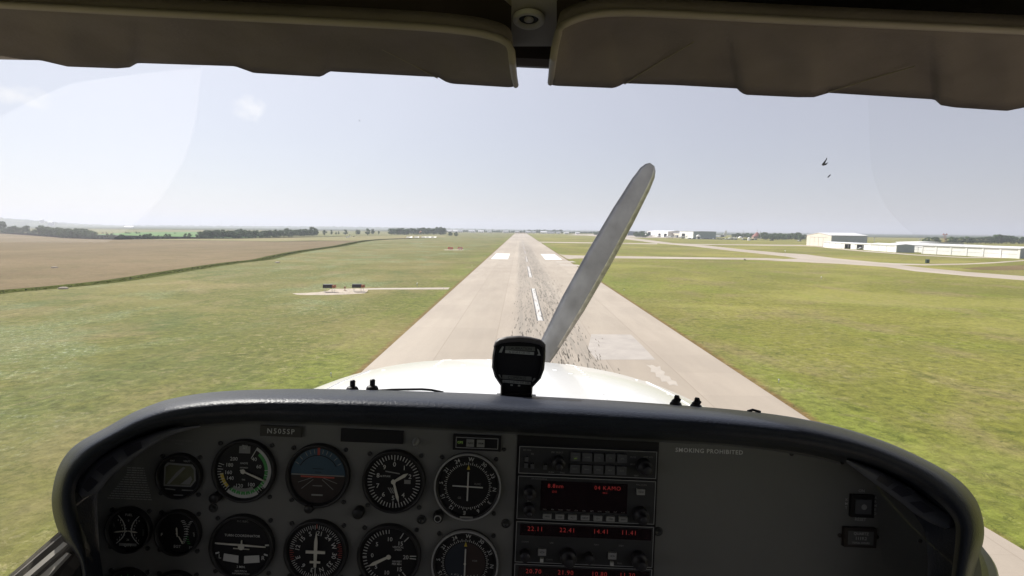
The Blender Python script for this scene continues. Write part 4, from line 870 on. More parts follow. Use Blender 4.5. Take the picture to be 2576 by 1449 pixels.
# ---- gauges: drawn in local units of one frame unit on the panel
class Dial(MB):
    def __init__(s, px, py): super().__init__(); s.o = PN(px, py); s.k = PS
    def P(s, u, v, l=0.0): return s.o + Vector((u * s.k, -l, v * s.k))
    def disc(s, r, m, l, n=40, u=0, v=0, a0=0, a1=360):
        n_ = n; s.face([s.P(u + r * math.cos(R(a0 + (a1 - a0) * i / n_)), v + r * math.sin(R(a0 + (a1 - a0) * i / n_)), l) for i in range(n_ + (0 if a1 - a0 >= 360 else 1))], m)
    def arc(s, r0, r1, a0, a1, m, l, n=24):
        """compass style angles: 0 up, clockwise"""
        P0 = []; P1 = []
        for i in range(n + 1):
            t = R(90 - (a0 + (a1 - a0) * i / n)); P0.append(s.P(r0 * math.cos(t), r0 * math.sin(t), l)); P1.append(s.P(r1 * math.cos(t), r1 * math.sin(t), l))
        s.grid([P0, P1], m, False)
    def tick(s, ang, r0, r1, w_, m, l=.0035):
        t = R(90 - ang); d = Vector((math.cos(t), math.sin(t))); n_ = Vector((-d.y, d.x)) * w_ / 2
        s.face([s.P(*(d * r0 - n_), l), s.P(*(d * r1 - n_), l), s.P(*(d * r1 + n_), l), s.P(*(d * r0 + n_), l)], m)
    def poly(s, pts, m, l): s.face([s.P(*p, l) for p in pts], m)
    def text(s, t, u, v, h, m, l=.0036, rot=0.0, align='C', bold=.01, space=1.0):
        a = R(rot); text_mesh(s, t, s.P(u, v, l), Vector((math.cos(a), 0, math.sin(a))), Vector((-math.sin(a), 0, math.cos(a))), h * s.k, m, align, bold, space)
    def ring_text(s, items, r, h, m, l=.0036, upright=False):
        for ang, t in items:
            q = R(90 - ang); s.text(t, r * math.cos(q), r * math.sin(q), h, m, l, 0 if upright else -ang)
    def needle(s, ang, ln, tail, w_, m, l=.0055, tip=.25):
        t = R(90 - ang); d = Vector((math.cos(t), math.sin(t))); n_ = Vector((-d.y, d.x)) * w_ / 2
        q = [d * -tail - n_ * .6, d * (ln * (1 - tip)) - n_, d * ln, d * (ln * (1 - tip)) + n_, d * -tail + n_ * .6]
        s.prism([s.P(*p, l) for p in q][::-1], (0, .0008, 0), m)
DM = [BLK, MW, MG, MY, MR, MGR, SKYB, EARTH, NEEDLE, PM('cdi_blue', (0.018, 0.024, 0.036), .5, var=0), PM('cdi_brown', (0.034, 0.020, 0.018), .5, var=0)]
def gauge(name, px, py, r, ring=None, knob=None, square=False, label=None, screws=True):
    d = Dial(px, py); k = PS
    d.lathe(d.o, NY, [(r * k, -.002), (r * k, .0055), (r * .985 * k, .0068), (r * .945 * k, .0072), (r * .90 * k, .0062), (r * .885 * k, .003)], 48, 0)
    if ring: d.lathe(d.o, NY, [(r * 1.005 * k, .004), (r * 1.005 * k, .0079), (r * .96 * k, .0081), (r * .955 * k, .006)], 48, 1)
    if screws:
        for sx in (-1, 1):
            for sy in (-1, 1): d.lathe(d.P(sx * r * .82, sy * r * .82), NY, [(5.5 * k, 0), (5.5 * k, .0014), (2.4 * k, .0014), (2.2 * k, .0006), (.0001, .0006)], 10, 2)
    g_ = B(d, name, [BEZ, ring or RINGM, SCRW], None, label)
    if knob:
        kx, ky, kr = knob; kb = Dial(px, py); kb.lathe(kb.P(kx, ky), NY, [(kr * k, 0), (kr * k, .009), (kr * .8 * k, .0105), (.0001, .0105)], 16, 0)
        if ring: kb.lathe(kb.P(kx, ky), NY, [(kr * .7 * k, .0106), (kr * .7 * k, .0112), (kr * .5 * k, .0112)], 16, 1)
        B(kb, 'knob', [BEZ, RINGM], g_)
    return g_
def face(px, py, r):
    d = Dial(px, py); d.disc(r * .90, 0, .0028); return d
def fin(d, parent, name='dial_face'): return B(d, name, DM, parent)
def ndl(px, py, parent, args, m=8, hub=6, l=.0055):
    d = Dial(px, py)
    for a in args: d.needle(*a, m, l)
    d.disc(hub, m, l + .0004, 14); B(d, 'needle', DM, parent)

# airspeed indicator
g_ = gauge('airspeed_indicator', 617, 1182, 79, knob=(-66, -68, 13))
d = face(617, 1182, 79)
for a in range(0, 33): d.tick(285 - a * 6.2 + 0, 52 if a % 2 == 0 else 57, 66, 1.5, 1)
d.arc(60, 68, 28, 128, 1, .0032); d.arc(52, 60, 40, 215, 2, .0033); d.arc(52, 60, 225, 262, 3, .0033); d.arc(44, 66, 150, 212, 5, .0030); d.arc(60, 68, 146, 218, 1, .0031)
d.ring_text([(40, '40'), (72, '60'), (150, '100'), (195, '120'), (240, '140'), (262, '160'), (290, '180'), (318, '200')], 39, 9, 1, upright=True)
d.tick(28, 36, 70, 2, 1); d.poly([(-14, 44), (14, 44), (14, 62), (-14, 62)], 5, .0034); d.text('PRESS\nALT', 0, 60, 4, 1); d.text('KNOTS', 0, 19, 4, 1); d.text('AIRSPEED', 0, 8, 3.5, 1); d.text('TAS', 0, -22, 3.5, 1)
fin(d, g_); ndl(617, 1182, g_, [(112, 62, 8, 5)])
# attitude
g_ = gauge('attitude_indicator', 802, 1194, 80, knob=(-16, -80, 11))
d = face(802, 1194, 80); d.disc(68, 6, .0030, 40, 0, 0, 0, 180); d.disc(68, 7, .0030, 40, 0, 0, 180, 360)
d.arc(50, 52, -62, 62, 0, .0034); d.arc(54, 68, -85, 85, 6, .0032)
for a in (-60, -45, -30, -20, -10, 10, 20, 30, 45, 60): d.tick(a, 56, 66, 1.6, 5)
d.poly([(-3, 52), (3, 52), (3, 72), (-3, 72)], 4, .0036); d.poly([(-66, 4), (66, 3), (66, 0), (-66, 1)], 5, .0038)
d.poly([(-42, 0), (42, -1), (42, -5), (-42, -4)], 4, .0042); d.poly([(-14, 18), (14, 18), (14, 16.6), (-14, 16.6)], 0, .0036); d.poly([(-8, 10), (8, 10), (8, 8.6), (-8, 8.6)], 0, .0036)
for a, b in ((110, 150), (130, 165), (230, 210), (250, 195)): d.tick(a, 14, 52, 1.3, 5)
d.poly([(-12, -24), (12, -24), (12, -26), (-12, -26)], 5, .0036); d.poly([(-14, -46), (14, -46), (14, -50), (-14, -50)], 5, .0036)
fin(d, g_)
# altimeter
g_ = gauge('altimeter', 992, 1208, 79, knob=(-84, -80, 14))
d = face(992, 1208, 79)
for a in range(50): d.tick(a * 7.2, 55 if a % 5 else 50, 66, 1.9, 1)
d.ring_text([(0, '0'), (36, '1'), (72, '2'), (144, '4'), (180, '5'), (216, '6'), (252, '7'), (288, '8'), (324, '9')], 42, 11, 1, upright=True)
d.poly([(-22, 26), (14, 21), (14, 18), (-22, 23)], 5, .0035); d.text('ALTITUDE', -22, 12, 4, 1); d.poly([(26, -5), (42, -5), (42, 5), (26, 5)], 5, .0035)
fin(d, g_); ndl(992, 1208, g_, [(58, 42, 4, 8), (164, 54, 6, 7)])
d = Dial(992, 1208); 
for sft in (-5, 0, 5): d.poly([(-10 + sft, -16), (-7 + sft, -16), (2 + sft, -30), (-1 + sft, -30)], 5, .0036)
B(d, 'hatched_flag', DM, g_)
# course indicators
def cdi(px, py, r, horiz, label):
    g_ = gauge('course_indicator', px, py, r, ring=RINGM, knob=(-70, -78, 13), label=label)
    d = face(px, py, r)
    for a in range(72): d.tick(a * 5, 53, 60 if a % 2 == 0 else 57, 1.4, 1)
    d.ring_text([(5 + i * 30, t) for i, t in enumerate(('W', '30', '33', 'N', '3', '6', 'E', '12', '15', 'S', '21', '24'))], 67, 9.5, 1)
    d.disc(51, 0, .0030); 
    if not horiz: d.disc(50, 9, .0031, 30, 0, 0, 90, 270); d.disc(50, 10, .0031, 30, 0, 0, -90, 90)
    d.poly([(-4, 42), (4, 42), (0, 54)], 3, .0044)
    for v in range(-4, 5):
        if v: d.disc(1.3, 1, .0034, 8, 0, v * 7) if horiz else d.disc(1.3, 1, .0034, 8, v * 8, -34 + abs(v) * 1.2)
    d.text('VOR' if not horiz else 'VLOC', 24, 6, 4.5, 5); d.text('GS' if horiz else 'TO', -20, -30, 5, 5)
    d.poly([(-16, -77), (16, -77), (16, -72), (-16, -72)], 5, .0076)
    fin(d, g_)
    ndl(px, py, g_, [(2, 38, 36, 3.2, 8, .0045, .05)] if False else [], hub=3)
    d = Dial(px, py); d.prism([d.P(-1.6, -36, .0048), d.P(1.8, -36, .0048), d.P(1.8, 36, .0048), d.P(-1.6, 36, .0048)][::-1], (0, .0006, 0), 1)
    if horiz: d.prism([d.P(-38, -.6, .0052), d.P(38, -2.6, .0052), d.P(38, .6, .0052), d.P(-38, 2.2, .0052)][::-1], (0, .0003, 0), 1)
    B(d, 'deviation_bars', DM, g_)
cdi(1177, 1220, 83, True, 'upper course indicator with crossed white bars'); cdi(1170, 1412, 83, False, 'lower course indicator with one vertical bar')
# turn coordinator
g_ = gauge('turn_coordinator', 612, 1372, 81)
d = face(612, 1372, 81)
d.text('TURN COORDINATOR', 0, 28, 6, 1); d.text('D.C. ELEC.', 0, 64, 4.5, 5)
for a, s_ in ((84, 1), (106, 1), (-84, 1), (-106, 1)): d.tick(a, 58, 68, 4, 1)
d.text('L', -54, -26, 10, 1); d.text('R', 54, -26, 10, 1)
d.poly([(-44, -18), (-46, -36), (0, -42), (46, -37), (44, -19), (0, -23)], 1, .0034); d.poly([(-7, -19), (7, -19), (7, -43), (-7, -43)], 0, .0037)
d.text('2 MIN.', 0, -50, 5.5, 1); d.text('NO PITCH\nINFORMATION', 0, -64, 4.5, 1, bold=.0); fin(d, g_)
d = Dial(612, 1372); d.prism([d.P(*p, .005) for p in ((-60, 6), (0, 3.2), (60, 2), (60, 4.5), (5, 8), (-60, 9.5))], (0, .0008, 0), 8); d.disc(8, 8, .0055, 16, 0, 2); d.prism([d.P(-20, -4, .005), d.P(20, -5, .005), d.P(20, -3, .005), d.P(-20, -2, .005)], (0, .0008, 0), 8)
d.prism([d.P(-2, 4, .005), d.P(2, 4, .005), d.P(1.4, 18, .005), d.P(-1.4, 18, .005)], (0, .0008, 0), 8); B(d, 'airplane_symbol', DM, g_)
# heading indicator
g_ = gauge('heading_indicator', 797, 1384, 80, knob=(-62, -78, 13))
d = face(797, 1384, 80)
for a in range(72): d.tick(a * 5 - 4, 58 if a % 2 else 55, 66, 1.3, 4 if 14 < a < 22 or 50 < a < 56 else 1)
d.ring_text([(10 + i * 30, t) for i, t in enumerate(('21', '24', 'W', '30', '33', 'N', '3', '6', 'E', '12', '15', 'S'))], 46, 11, 1)
d.tick(0, 58, 72, 2, 4); d.tick(180, 40, 72, 2, 1); fin(d, g_)
d = Dial(797, 1384); d.prism([d.P(*p, .005) for p in ((-3, -38), (3, -38), (4, -6), (4, 26), (0, 52), (-4, 26), (-4, -6))], (0, .0008, 0), 8)
d.prism([d.P(*p, .0054) for p in ((-24, -3), (24, -3), (24, 4), (-24, 4))], (0, .0008, 0), 8); d.prism([d.P(*p, .0054) for p in ((-13, -27), (13, -27), (13, -22), (-13, -22))], (0, .0008, 0), 8); B(d, 'airplane_symbol', DM, g_)
# vertical speed
g_ = gauge('vertical_speed_indicator', 980, 1395, 80, knob=(-66, -62, 11))
d = face(980, 1395, 80)
for a in range(-90, 91, 7): d.tick(a - 3 - 0, 56, 66, 1.8, 1) if a < 8 else None
for a in range(187, 270, 7): d.tick(a, 56, 66, 1.8, 1)
for a in (30, 44, 88, 94, 138, 150): d.tick(a, 52, 68, 2.4, 1)
d.ring_text([(270, '0'), (312, '5'), (0, '10'), (40, '15'), (92, '20'), (140, '15'), (186, '10'), (228, '5')], 42, 10, 1, upright=True)
d.text('VERTICAL\nSPEED', 22, 20, 4.5, 1); d.text('100 FEET\nPER MIN', 20, -16, 4.5, 1); fin(d, g_); ndl(980, 1395, g_, [(243, 56, 4, 8)])
# small engine gauges
def small(name, px, py, label, kind):
    g_ = gauge(name, px, py, 57, label=label); d = face(px, py, 57)
    if kind == 'fuel':
        for c in (-1, 1):
            for i in range(9):
                t0 = R(118 + i * 14) if c < 0 else R(62 - i * 14)
        for n_ in (-1, 1):
            cv = catmull([(n_ * 26, 36), (n_ * 13, 20), (n_ * 8, 0), (n_ * 13, -18), (n_ * 28, -34)], 4)
            for (xa, ya), (xb, yb) in zip(cv[:-1], cv[1:]): d.poly([(xa - 1.5, ya), (xa + 1.5, ya), (xb + 1.5, yb), (xb - 1.5, yb)], 1, .0037)
        d.poly([(-22, -40), (22, -40), (22, -33), (-22, -33)], 5, .0033)
        for u_, n_ in ((-34, -1), (34, 1)):
            for j in range(8):
                t = R(-55 + j * 15.5); x = u_ - n_ * 34 * math.cos(t) + n_ * 6; y = 30 * math.sin(t)
                d.poly([(x - 1.2, y - 1.2), (x + 1.2, y - 1.2), (x + 1.2, y + 1.2), (x - 1.2, y + 1.2)], 1, .0035)
                x2 = u_ - n_ * 30 * math.cos(t) + n_ * 10
                d.poly([(x2 - .8, y - 2.2), (x2 + .8, y - 2.2), (x2 + .8, y + 2.2), (x2 - .8, y + 2.2)], 1, .0035)
        d.text('FUEL', 0, 38, 6, 1); d.text('LEFT', -36, 12, 4, 5, rot=90); d.text('RIGHT', 38, -4, 4, 5, rot=90); d.text('QTY', 0, -38, 7, 1); d.text('26', 0, -24, 5, 1); d.text('0', 0, 24, 5, 1)
        fin(d, g_); ndl(px, py, g_, [(262, 34, -4, 3.5), (98, 26, -2, 3.5)], hub=2)
    elif kind == 'egt':
        for j in range(11):
            t = -48 + j * 11; q = R(t); x = -2 + 22 * math.cos(q) * .8; y = 34 * math.sin(q)
            d.poly([(x, y - 1), (x + 9, y + 1), (x + 9, y + 2.6), (x, y + .6)], 1, .0035)
            x = 44 - 22 * math.cos(q) * .8; d.poly([(x - 7, y - 1), (x, y - 1), (x, y + .6), (x - 7, y + .6)], 2 if j < 4 else 1, .0035)
        d.text('EGT', 0, -34, 7, 1); d.text('FF', 34, -36, 7, 1); d.text('F', -40, -6, 8, 1); d.text('GPH', 40, -2, 4, 1, rot=-80)
        fin(d, g_); ndl(px, py, g_, [(352, 16, 8, 3), (148, 30, -8, 2.5)], hub=2)
    else:
        for j in range(-3, 4):
            d.tick(j * 22, 34, 44, 2, 2 if j < 1 else 1)
        d.text('OIL', 0, 30, 6, 1); d.text('TEMP', -20, 20, 4, 5); d.text('PRESS', 20, 20, 4, 5); fin(d, g_); ndl(px, py, g_, [(20, 34, 0, 3)], hub=2)
small('fuel_quantity_gauge', 328, 1330, 'round gauge with two crossed hour-glass fuel scales', 'fuel'); small('exhaust_fuel_flow_gauge', 452, 1337, 'round gauge with two curved scales back to back', 'egt')
small('oil_gauge', 325, 1483, 'lower left small gauge cut by the picture edge', 'oil'); small('suction_gauge', 446, 1490, 'small gauge beside the lower left one, cut by the picture edge', 'oil')
# digital clock
g_ = gauge('digital_clock', 455, 1195, 57, label='small round clock with a pale squarish screen')
d = face(455, 1195, 57); d.poly([(-38, -26), (-38, 24), (-30, 33), (32, 30), (40, 20), (42, -10), (30, -26)], 5, .0032)
SCRN = PM('lcd_screen', (0.125, 0.125, 0.075), .25, var=.25, vscale=60)
d.text('OAT', -18, 38, 4, 1); d.text('VOLTS', 18, 38, 4, 1); d.poly([(-34, -34), (-8, -36), (-8, -33), (-34, -31)], 5, .0034); d.poly([(8, -36), (38, -36), (38, -33), (8, -33)], 5, .0034); d.poly([(-12, -49), (12, -49), (12, -46), (-12, -46)], 5, .0034); fin(d, g_)
d = Dial(455, 1195); d.poly([(-34, -22), (-34, 22), (-26, 28), (28, 26), (36, 16), (38, -8), (28, -22)], 0, .0036); B(d, 'screen', SCRN, g_)
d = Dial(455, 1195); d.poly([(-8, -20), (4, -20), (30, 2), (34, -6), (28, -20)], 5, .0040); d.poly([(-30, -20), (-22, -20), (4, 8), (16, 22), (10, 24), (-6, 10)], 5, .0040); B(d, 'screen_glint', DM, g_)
# placards and small fittings
d = Dial(710, 1083); d.prism([d.P(*p, .004) for p in ((-52, -13), (52, -13), (52, 13), (-52, 13))][::-1], (0, .002, 0), 0); d.text('N505SP', 0, 0, 12.5, 1, l=.0043, bold=.012, space=1.25); B(d, 'registration_placard', [PM('placard_brown', (0.030, 0.026, 0.020), .5), MW])
d = Dial(937, 1097); d.prism([d.P(*p, .003) for p in ((-78, -15), (78, -15), (78, 17), (-78, 17))][::-1], (0, .003, 0), 0); B(d, 'annunciator_window', BLK)
d = Dial(1200, 1112)
d.prism([d.P(*p, .004) for p in ((-60, -19), (60, -19), (60, 19), (-60, 19))][::-1], (0, .004, 0), 0)
for q in ([(-53, 12), (53, 12), (53, 13.5), (-53, 13.5)], [(-53, -13.5), (53, -13.5), (53, -12), (-53, -12)], [(-53, -12), (-51.5, -12), (-51.5, 12), (-53, 12)], [(51.5, -12), (53, -12), (53, 12), (51.5, 12)]): d.poly(q, 1, .0043)
d.text('GPS', -42, 0, 6, 2, l=.0044); gp_ = B(d, 'mode_switch_panel', [BLK, RINGM, LEDG])
for uu, tt in ((-16, 'NAV'), (10, 'ARM')):
    d = Dial(1200, 1112); d.prism([d.P(*p, .007) for p in ((uu - 10, -8), (uu + 9, -8), (uu + 9, 10), (uu - 10, 10))][::-1], (0, .003, 0), 0); d.text(tt, uu, 1, 4.5, 1, l=.0073); B(d, 'push_button', [MGR, BLK], gp_)
d = Dial(1046, 1110); d.lathe(d.o, NY, [(9 * PS, 0), (9 * PS, .002), (5 * PS, .003), (3.5 * PS, .012), (.0001, .013)], 12, 0); d.text('GPS', 24, 0, 4, 1, l=.0003); d.text('TEST', 0, -16, 4, 1, l=.0003); B(d, 'toggle_switch', [RINGM, MGR])
d = Dial(452, 1108); d.text('MANEUVERING SPEED', 0, 0, 4.6, 0, l=.0006, bold=.0); d.text('99 KIAS', 0, -8, 4.6, 0, l=.0006, bold=0); B(d, 'speed_placard', MGR)
# block of small print
d = Dial(325, 1215); random.seed(5)
for i in range(14):
    y = 38 - i * 6; x0 = -8 - max(0, i - 3) * 4.4 if i > 2 else -6; x1 = 36 + i * 1.8; x = x0
    while x < x1:
        wl = random.uniform(4, 13); d.poly([(x, y), (min(x + wl, x1), y), (min(x + wl, x1), y + 2.2), (x, y + 2.2)], 0, .0006); x += wl + 1.8
B(d, 'operating_placard', PM('small_print', (0.42, 0.42, 0.40), .7, var=0))
d = Dial(1783, 1135); d.text('SMOKING PROHIBITED', 0, 0, 10.5, 0, l=.0006, bold=.015, space=1.12); B(d, 'smoking_placard', PM('placard_text', (0.70, 0.70, 0.67), .6, var=0))

# ---- radio stack
def slab(u0, u1, v0, v1, l, depth, mats, name, parent=None, label=None, rim=True):
    d = Dial(1470, 1272); P_ = lambda u, v: (u, v)
    d.prism([d.P(*p, l) for p in ((u0, v0), (u1, v0), (u1, v1), (u0, v1))][::-1], (0, depth, 0), 0)
    if rim:
        t = 1.6
        for q in ([(u0, v1 - t), (u1, v1 - t), (u1, v1), (u0, v1)], [(u0, v0), (u1, v0), (u1, v0 + t), (u0, v0 + t)], [(u0, v0), (u0 + t, v0), (u0 + t, v1), (u0, v1)], [(u1 - t, v0), (u1, v0), (u1, v1), (u1 - t, v1)]): d.poly(q, 1, l + .0004)
    return d
# centre of the stack; the stack is upright in the aircraft, so only local offsets are used below
FACE = PM('radio_face', (0.040, 0.040, 0.041), .5, spec=.35, var=.08, vscale=30); BTN = PM('button_grey', (0.30, 0.30, 0.29), .55, var=.05); BTND = PM('button_dark', (0.085, 0.087, 0.092), .55, var=.05)
KNB = PM('radio_knob', (0.022, 0.021, 0.026), .5, var=.05)
def radio(name, v0, v1, label): 
    d = slab(-170, 174, v0, v1, .004, .006, None, name); return B(d, name, [FACE, RINGM], None, label)
d = Dial(1470, 1272); d.prism([d.P(*p, .001) for p in ((-176, -420), (180, -420), (180, 172), (-176, 172))][::-1], (0, .0008, 0), 0); B(d, 'radio_rack', BLK)
def btn(par, u, v, w_, h, mat=None, txt=None, th=3.2, tm=None, name='push_button'):
    d = Dial(1470, 1272); d.prism([d.P(*p, .0075) for p in ((u - w_ / 2, v - h / 2), (u + w_ / 2, v - h / 2), (u + w_ / 2, v + h / 2), (u - w_ / 2, v + h / 2))][::-1], (0, .0035, 0), 0)
    if txt: d.text(txt, u, v, th, 1, l=.0078, bold=0)
    B(d, name, [mat or BTN, tm or BLK], par)
def rknob(par, u, v, r, r2=None):
    d = Dial(1470, 1272); k = PS
    d.lathe(d.P(u, v, .004), NY, [(r * k, 0), (r * k, .009), (r * .9 * k, .010)] + ([(r2 * k, .010), (r2 * k, .019), (r2 * .8 * k, .020), (.0001, .020)] if r2 else [(.0001, .010)]), 20, 0); B(d, 'tuning_knob', KNB, par)
def win(par, u0, u1, v0, v1, items, name='display'):
    d = Dial(1470, 1272); d.poly([(u0, v0), (u1, v0), (u1, v1), (u0, v1)], 0, .0046)
    for t, u, v, h in items: d.text(t, u, v, h, 1, l=.0050, bold=-.008, space=1.15)
    B(d, name, [LEDO, LED], par)
def lbl(par, items, mat=MGR):
    d = Dial(1470, 1272)
    for t, u, v, h in items: d.text(t, u, v, h, 0, l=.0048, bold=0)
    B(d, 'lettering', mat, par)
# audio panel
a1 = radio('audio_panel', 78, 146, 'top radio of the stack with two rows of five square keys')
for i in range(5):
    for j in range(2): btn(a1, -30 + i * 29, 127 - j * 30, 24, 21, BTND, ('COM1', 'COM2', 'TEL', 'PA', 'SPR', 'NAV1', 'NAV2', 'MKR', 'ADF', 'AUX')[i + 5 * j], 3.6, MGR)
rknob(a1, -72, 110, 17, 10); rknob(a1, 142, 110, 19, 12)
for u, v in ((-152, 100), (-136, 99), (-104, 98), (-151, 116)): btn(a1, u, v, 9, 12, BTND)
lbl(a1, [('ICS VOL', -150, 137, 4), ('SQ', -137, 128, 4), ('MIC SELECT', -75, 134, 4), ('MUTE', 114, 130, 4), ('SPLIT', 114, 112, 4), ('XMT VOL', 152, 132, 4), ('PUSH', -88, 84, 4), ('PULL', -60, 84, 4), ('TEST', 124, 84, 4)])
d = Dial(1470, 1272); d.poly([(-34, 122), (-26, 122), (-26, 124), (-34, 124)], 0, .0080); B(d, 'indicator_lamp', LEDG, a1)
# GPS
a2 = radio('gps_receiver', -36, 72, 'second radio of the stack with a dark screen and a row of pale keys')
win(a2, -112, 104, -12, 62, [('8.8nm', -76, 50, 10), ('DIS', -78, 36, 5), ('04 KAMO', 54, 50, 10), ('BRG', 48, 38, 4)])
for i, t in enumerate(('MSG', 'OBS', 'ALT', 'NRST', 'D>', 'CLR', 'ENT')): btn(a2, -94 + i * 31.5, -24, 21, 12, BTN, t, 4.2)
btn(a2, 136, 46, 20, 14, BTN, 'CRSR', 4); rknob(a2, -140, 34, 16, 8); rknob(a2, -140, -8, 15, 8); rknob(a2, 138, -10, 19, 11)
lbl(a2, [('GPS NAVIGATOR', -118, 66, 3.6), ('PULL SCAN', 138, 62, 3.6), ('BRT', -140, 10, 4)] + [(t, -100 + i * 19.5, -9, 3.6) for i, t in enumerate(('NAV', 'FPL', 'MOD', 'TRIP', 'STA', 'CAL', 'APT', 'VOR', 'NDB', 'INT', 'AUX'))])
# nav com
def navcom(v1, digits, label):
    a3 = radio('navigation_radio', v1 - 102, v1, label)
    win(a3, -160, 168, v1 - 34, v1 - 6, [(digits[0], -122, v1 - 17, 11), (digits[1], -42, v1 - 17, 11), (digits[2], 42, v1 - 17, 11), (digits[3], 112, v1 - 17, 11)])
    btn(a3, -103, v1 - 72, 20, 16, BTN, '<>', 7); btn(a3, 72, v1 - 74, 20, 16, BTN, '<>', 7)
    btn(a3, -103, v1 - 92, 8, 9, MW); btn(a3, 72, v1 - 94, 8, 9, MW)
    rknob(a3, -145, v1 - 80, 13); rknob(a3, -38, v1 - 80, 20, 12); rknob(a3, 14, v1 - 80, 12); rknob(a3, 138, v1 - 80, 20, 12)
    lbl(a3, [('COMM', -146, v1 - 50, 4), ('USE', -80, v1 - 50, 4), ('NAV', 32, v1 - 50, 4), ('STBY', 94, v1 - 50, 4), ('CHAN', -84, v1 - 92, 4), ('PULL', 92, v1 - 94, 4)])
navcom(-42, ('22.11', '22.41', '14.41', '11.41'), 'third radio of the stack with four red number groups'); navcom(-148, ('20.70', '21.90', '10.80', '11.30'), 'lowest radio of the stack, cut by the picture edge')

# ---- switch and hour meter on the passenger side
d = Dial(2164, 1270); d.prism([d.P(*p, .004) for p in ((-29, -28), (29, -28), (29, 28), (-29, 28))][::-1], (0, .004, 0), 0); sw = B(d, 'locator_switch', BLK)
d = Dial(2164, 1270); d.prism([d.P(*p, .006) for p in ((-19, -18), (19, -18), (19, 18), (-19, 18))][::-1], (0, .002, 0), 0); d.disc(7, 1, .0064, 16); B(d, 'rocker', [BTND, BTN], sw)
d = Dial(2164, 1270); d.text('ON', 0, 36, 7, 0, l=.0008); d.text('RESET', 0, -36, 7.5, 0, l=.0008)
for i, c in enumerate('XMT'): d.text(c, -37, 12 - i * 10, 6, 0, l=.0008)
for i, c in enumerate('ARMED'): d.text(c, 36, 20 - i * 10, 6.5, 0, l=.0008)
B(d, 'lettering', MW, sw)
d = Dial(2157, 1348); d.prism([d.P(*p, .005) for p in ((-40, -24), (40, -24), (40, 24), (-40, 24))][::-1], (0, .005, 0), 0)
for sx in (-46, 46): d.lathe(d.P(sx, 0), NY, [(5 * PS, 0), (5 * PS, .0015), (.0001, .0015)], 10, 0)
hm_ = B(d, 'hour_meter', PM('meter_bezel', (0.030, 0.022, 0.018), .5))
d = Dial(2157, 1348); d.poly([(-32, -17), (32, -17), (32, 17), (-32, 17)], 0, .0054); d.text('QUARTZ', 0, 11, 6.5, 1, l=.0058); d.text('1119.2', 0, -1, 7.5, 1, l=.0058); d.text('TOTAL HOURS', 0, -12, 4.5, 1, l=.0058); B(d, 'counter', [PM('counter_grey', (0.11, 0.11, 0.105), .5), PM('counter_text', (0.55, 0.55, 0.52), .5, var=0)], hm_)

# ---- flood light lenses under the glareshield
def lens(outer, inner, cells, label):
    o_ = catmull(outer, 5); i_ = catmull(inner, 5); mb = MB(); rws = []
    for a, b in zip(o_, i_):
        m_ = ((a[0] + b[0]) / 2, (a[1] + b[1]) / 2)
        rws.append([cp(*a, .606), cp(*a, .588), cp(a[0] * .75 + b[0] * .25, a[1] * .75 + b[1] * .25, .582), cp(b[0] * .75 + a[0] * .25, b[1] * .75 + a[1] * .25, .582), cp(*b, .588), cp(*b, .606)])
    mb.grid(rws, smooth=True); L_ = B(mb, 'flood_light_cover', GLARE, None, label)
    n_ = len(o_)
    for t0, t1 in cells:
        k0, k1 = int(t0 * (n_ - 1)), int(t1 * (n_ - 1)); mb = MB(); rr = []
        for k in range(k0, k1 + 1):
            a, b = o_[k], i_[k]; rr.append([cp(a[0] * .72 + b[0] * .28, a[1] * .72 + b[1] * .28, .5808), cp(a[0] * .28 + b[0] * .72, a[1] * .28 + b[1] * .72, .5808)])
        mb.grid(rr, smooth=False); B(mb, 'lamp_cell', PM('lamp_cell_dark', (0.070, 0.070, 0.092), .3, var=0), L_)
lens([(192, 1236), (203, 1203), (238, 1163), (303, 1121), (382, 1089), (440, 1074), (505, 1068)], [(208, 1254), (248, 1236), (280, 1198), (328, 1160), (382, 1122), (434, 1094), (503, 1074)], ((.10, .26), (.32, .44), (.50, .62)), 'curved smoky lamp cover on the pilot side')
lens([(2130, 1154), (2205, 1181), (2270, 1214), (2335, 1258), (2378, 1288), (2398, 1308), (2394, 1326)], [(2128, 1162), (2188, 1208), (2230, 1238), (2268, 1266), (2312, 1300), (2356, 1322), (2378, 1330)], ((.22, .32), (.36, .46), (.52, .66)), 'curved smoky lamp cover on the passenger side')

# ---- magnetic compass
oc = [(1244,861),(1252.8,851.6),(1274.5,846.8),(1306,845),(1332.4,848),(1361,854.5),(1372,866.8),(1371.5,897),(1368.6,929),(1360,952),(1339.7,974),(1338,1000),(1258,998),(1258.6,969.6),(1244,948),(1236.9,923),(1238.3,894.3)]
CDP = .655
mb = MB(); cen = Vector((1305, 915)); CB = PM('compass_black', (0.020, 0.019, 0.022), .45, spec=.5, var=.1, vscale=40, bump=.2, bscale=600)
def sc(p, k, dy=0): return (cen.x + (p[0] - cen.x) * k, cen.y + (p[1] - cen.y) * k + dy)
rws = []
for k, d_ in ((.86, CDP + .006), (.88, CDP - .001), (.94, CDP - .004), (1.0, CDP), (1.0, CDP + .010), (.97, CDP + .05)):
    rws.append([cp(*sc(p, k), d_) for p in oc])
mb.grid(rws, closed=True, smooth=False); mb.face([cp(*sc(p, .97), CDP + .05) for p in oc][::-1]); cmp_ = B(mb, 'magnetic_compass', CB)
mb = MB(); mb.face([cp(*sc(p, .87), CDP + .0055) for p in oc]); B(mb, 'compass_face', BLK, cmp_)
mb = MB()
top = [(1241, 872), (1246, 860), (1256, 853), (1275, 848), (1306, 846), (1333, 849), (1358, 855), (1369, 864), (1371, 876)]
low = [(1242, 873), (1250, 868), (1260, 863), (1278, 860), (1306, 859), (1333, 861), (1354, 866), (1364, 871), (1370, 878)]
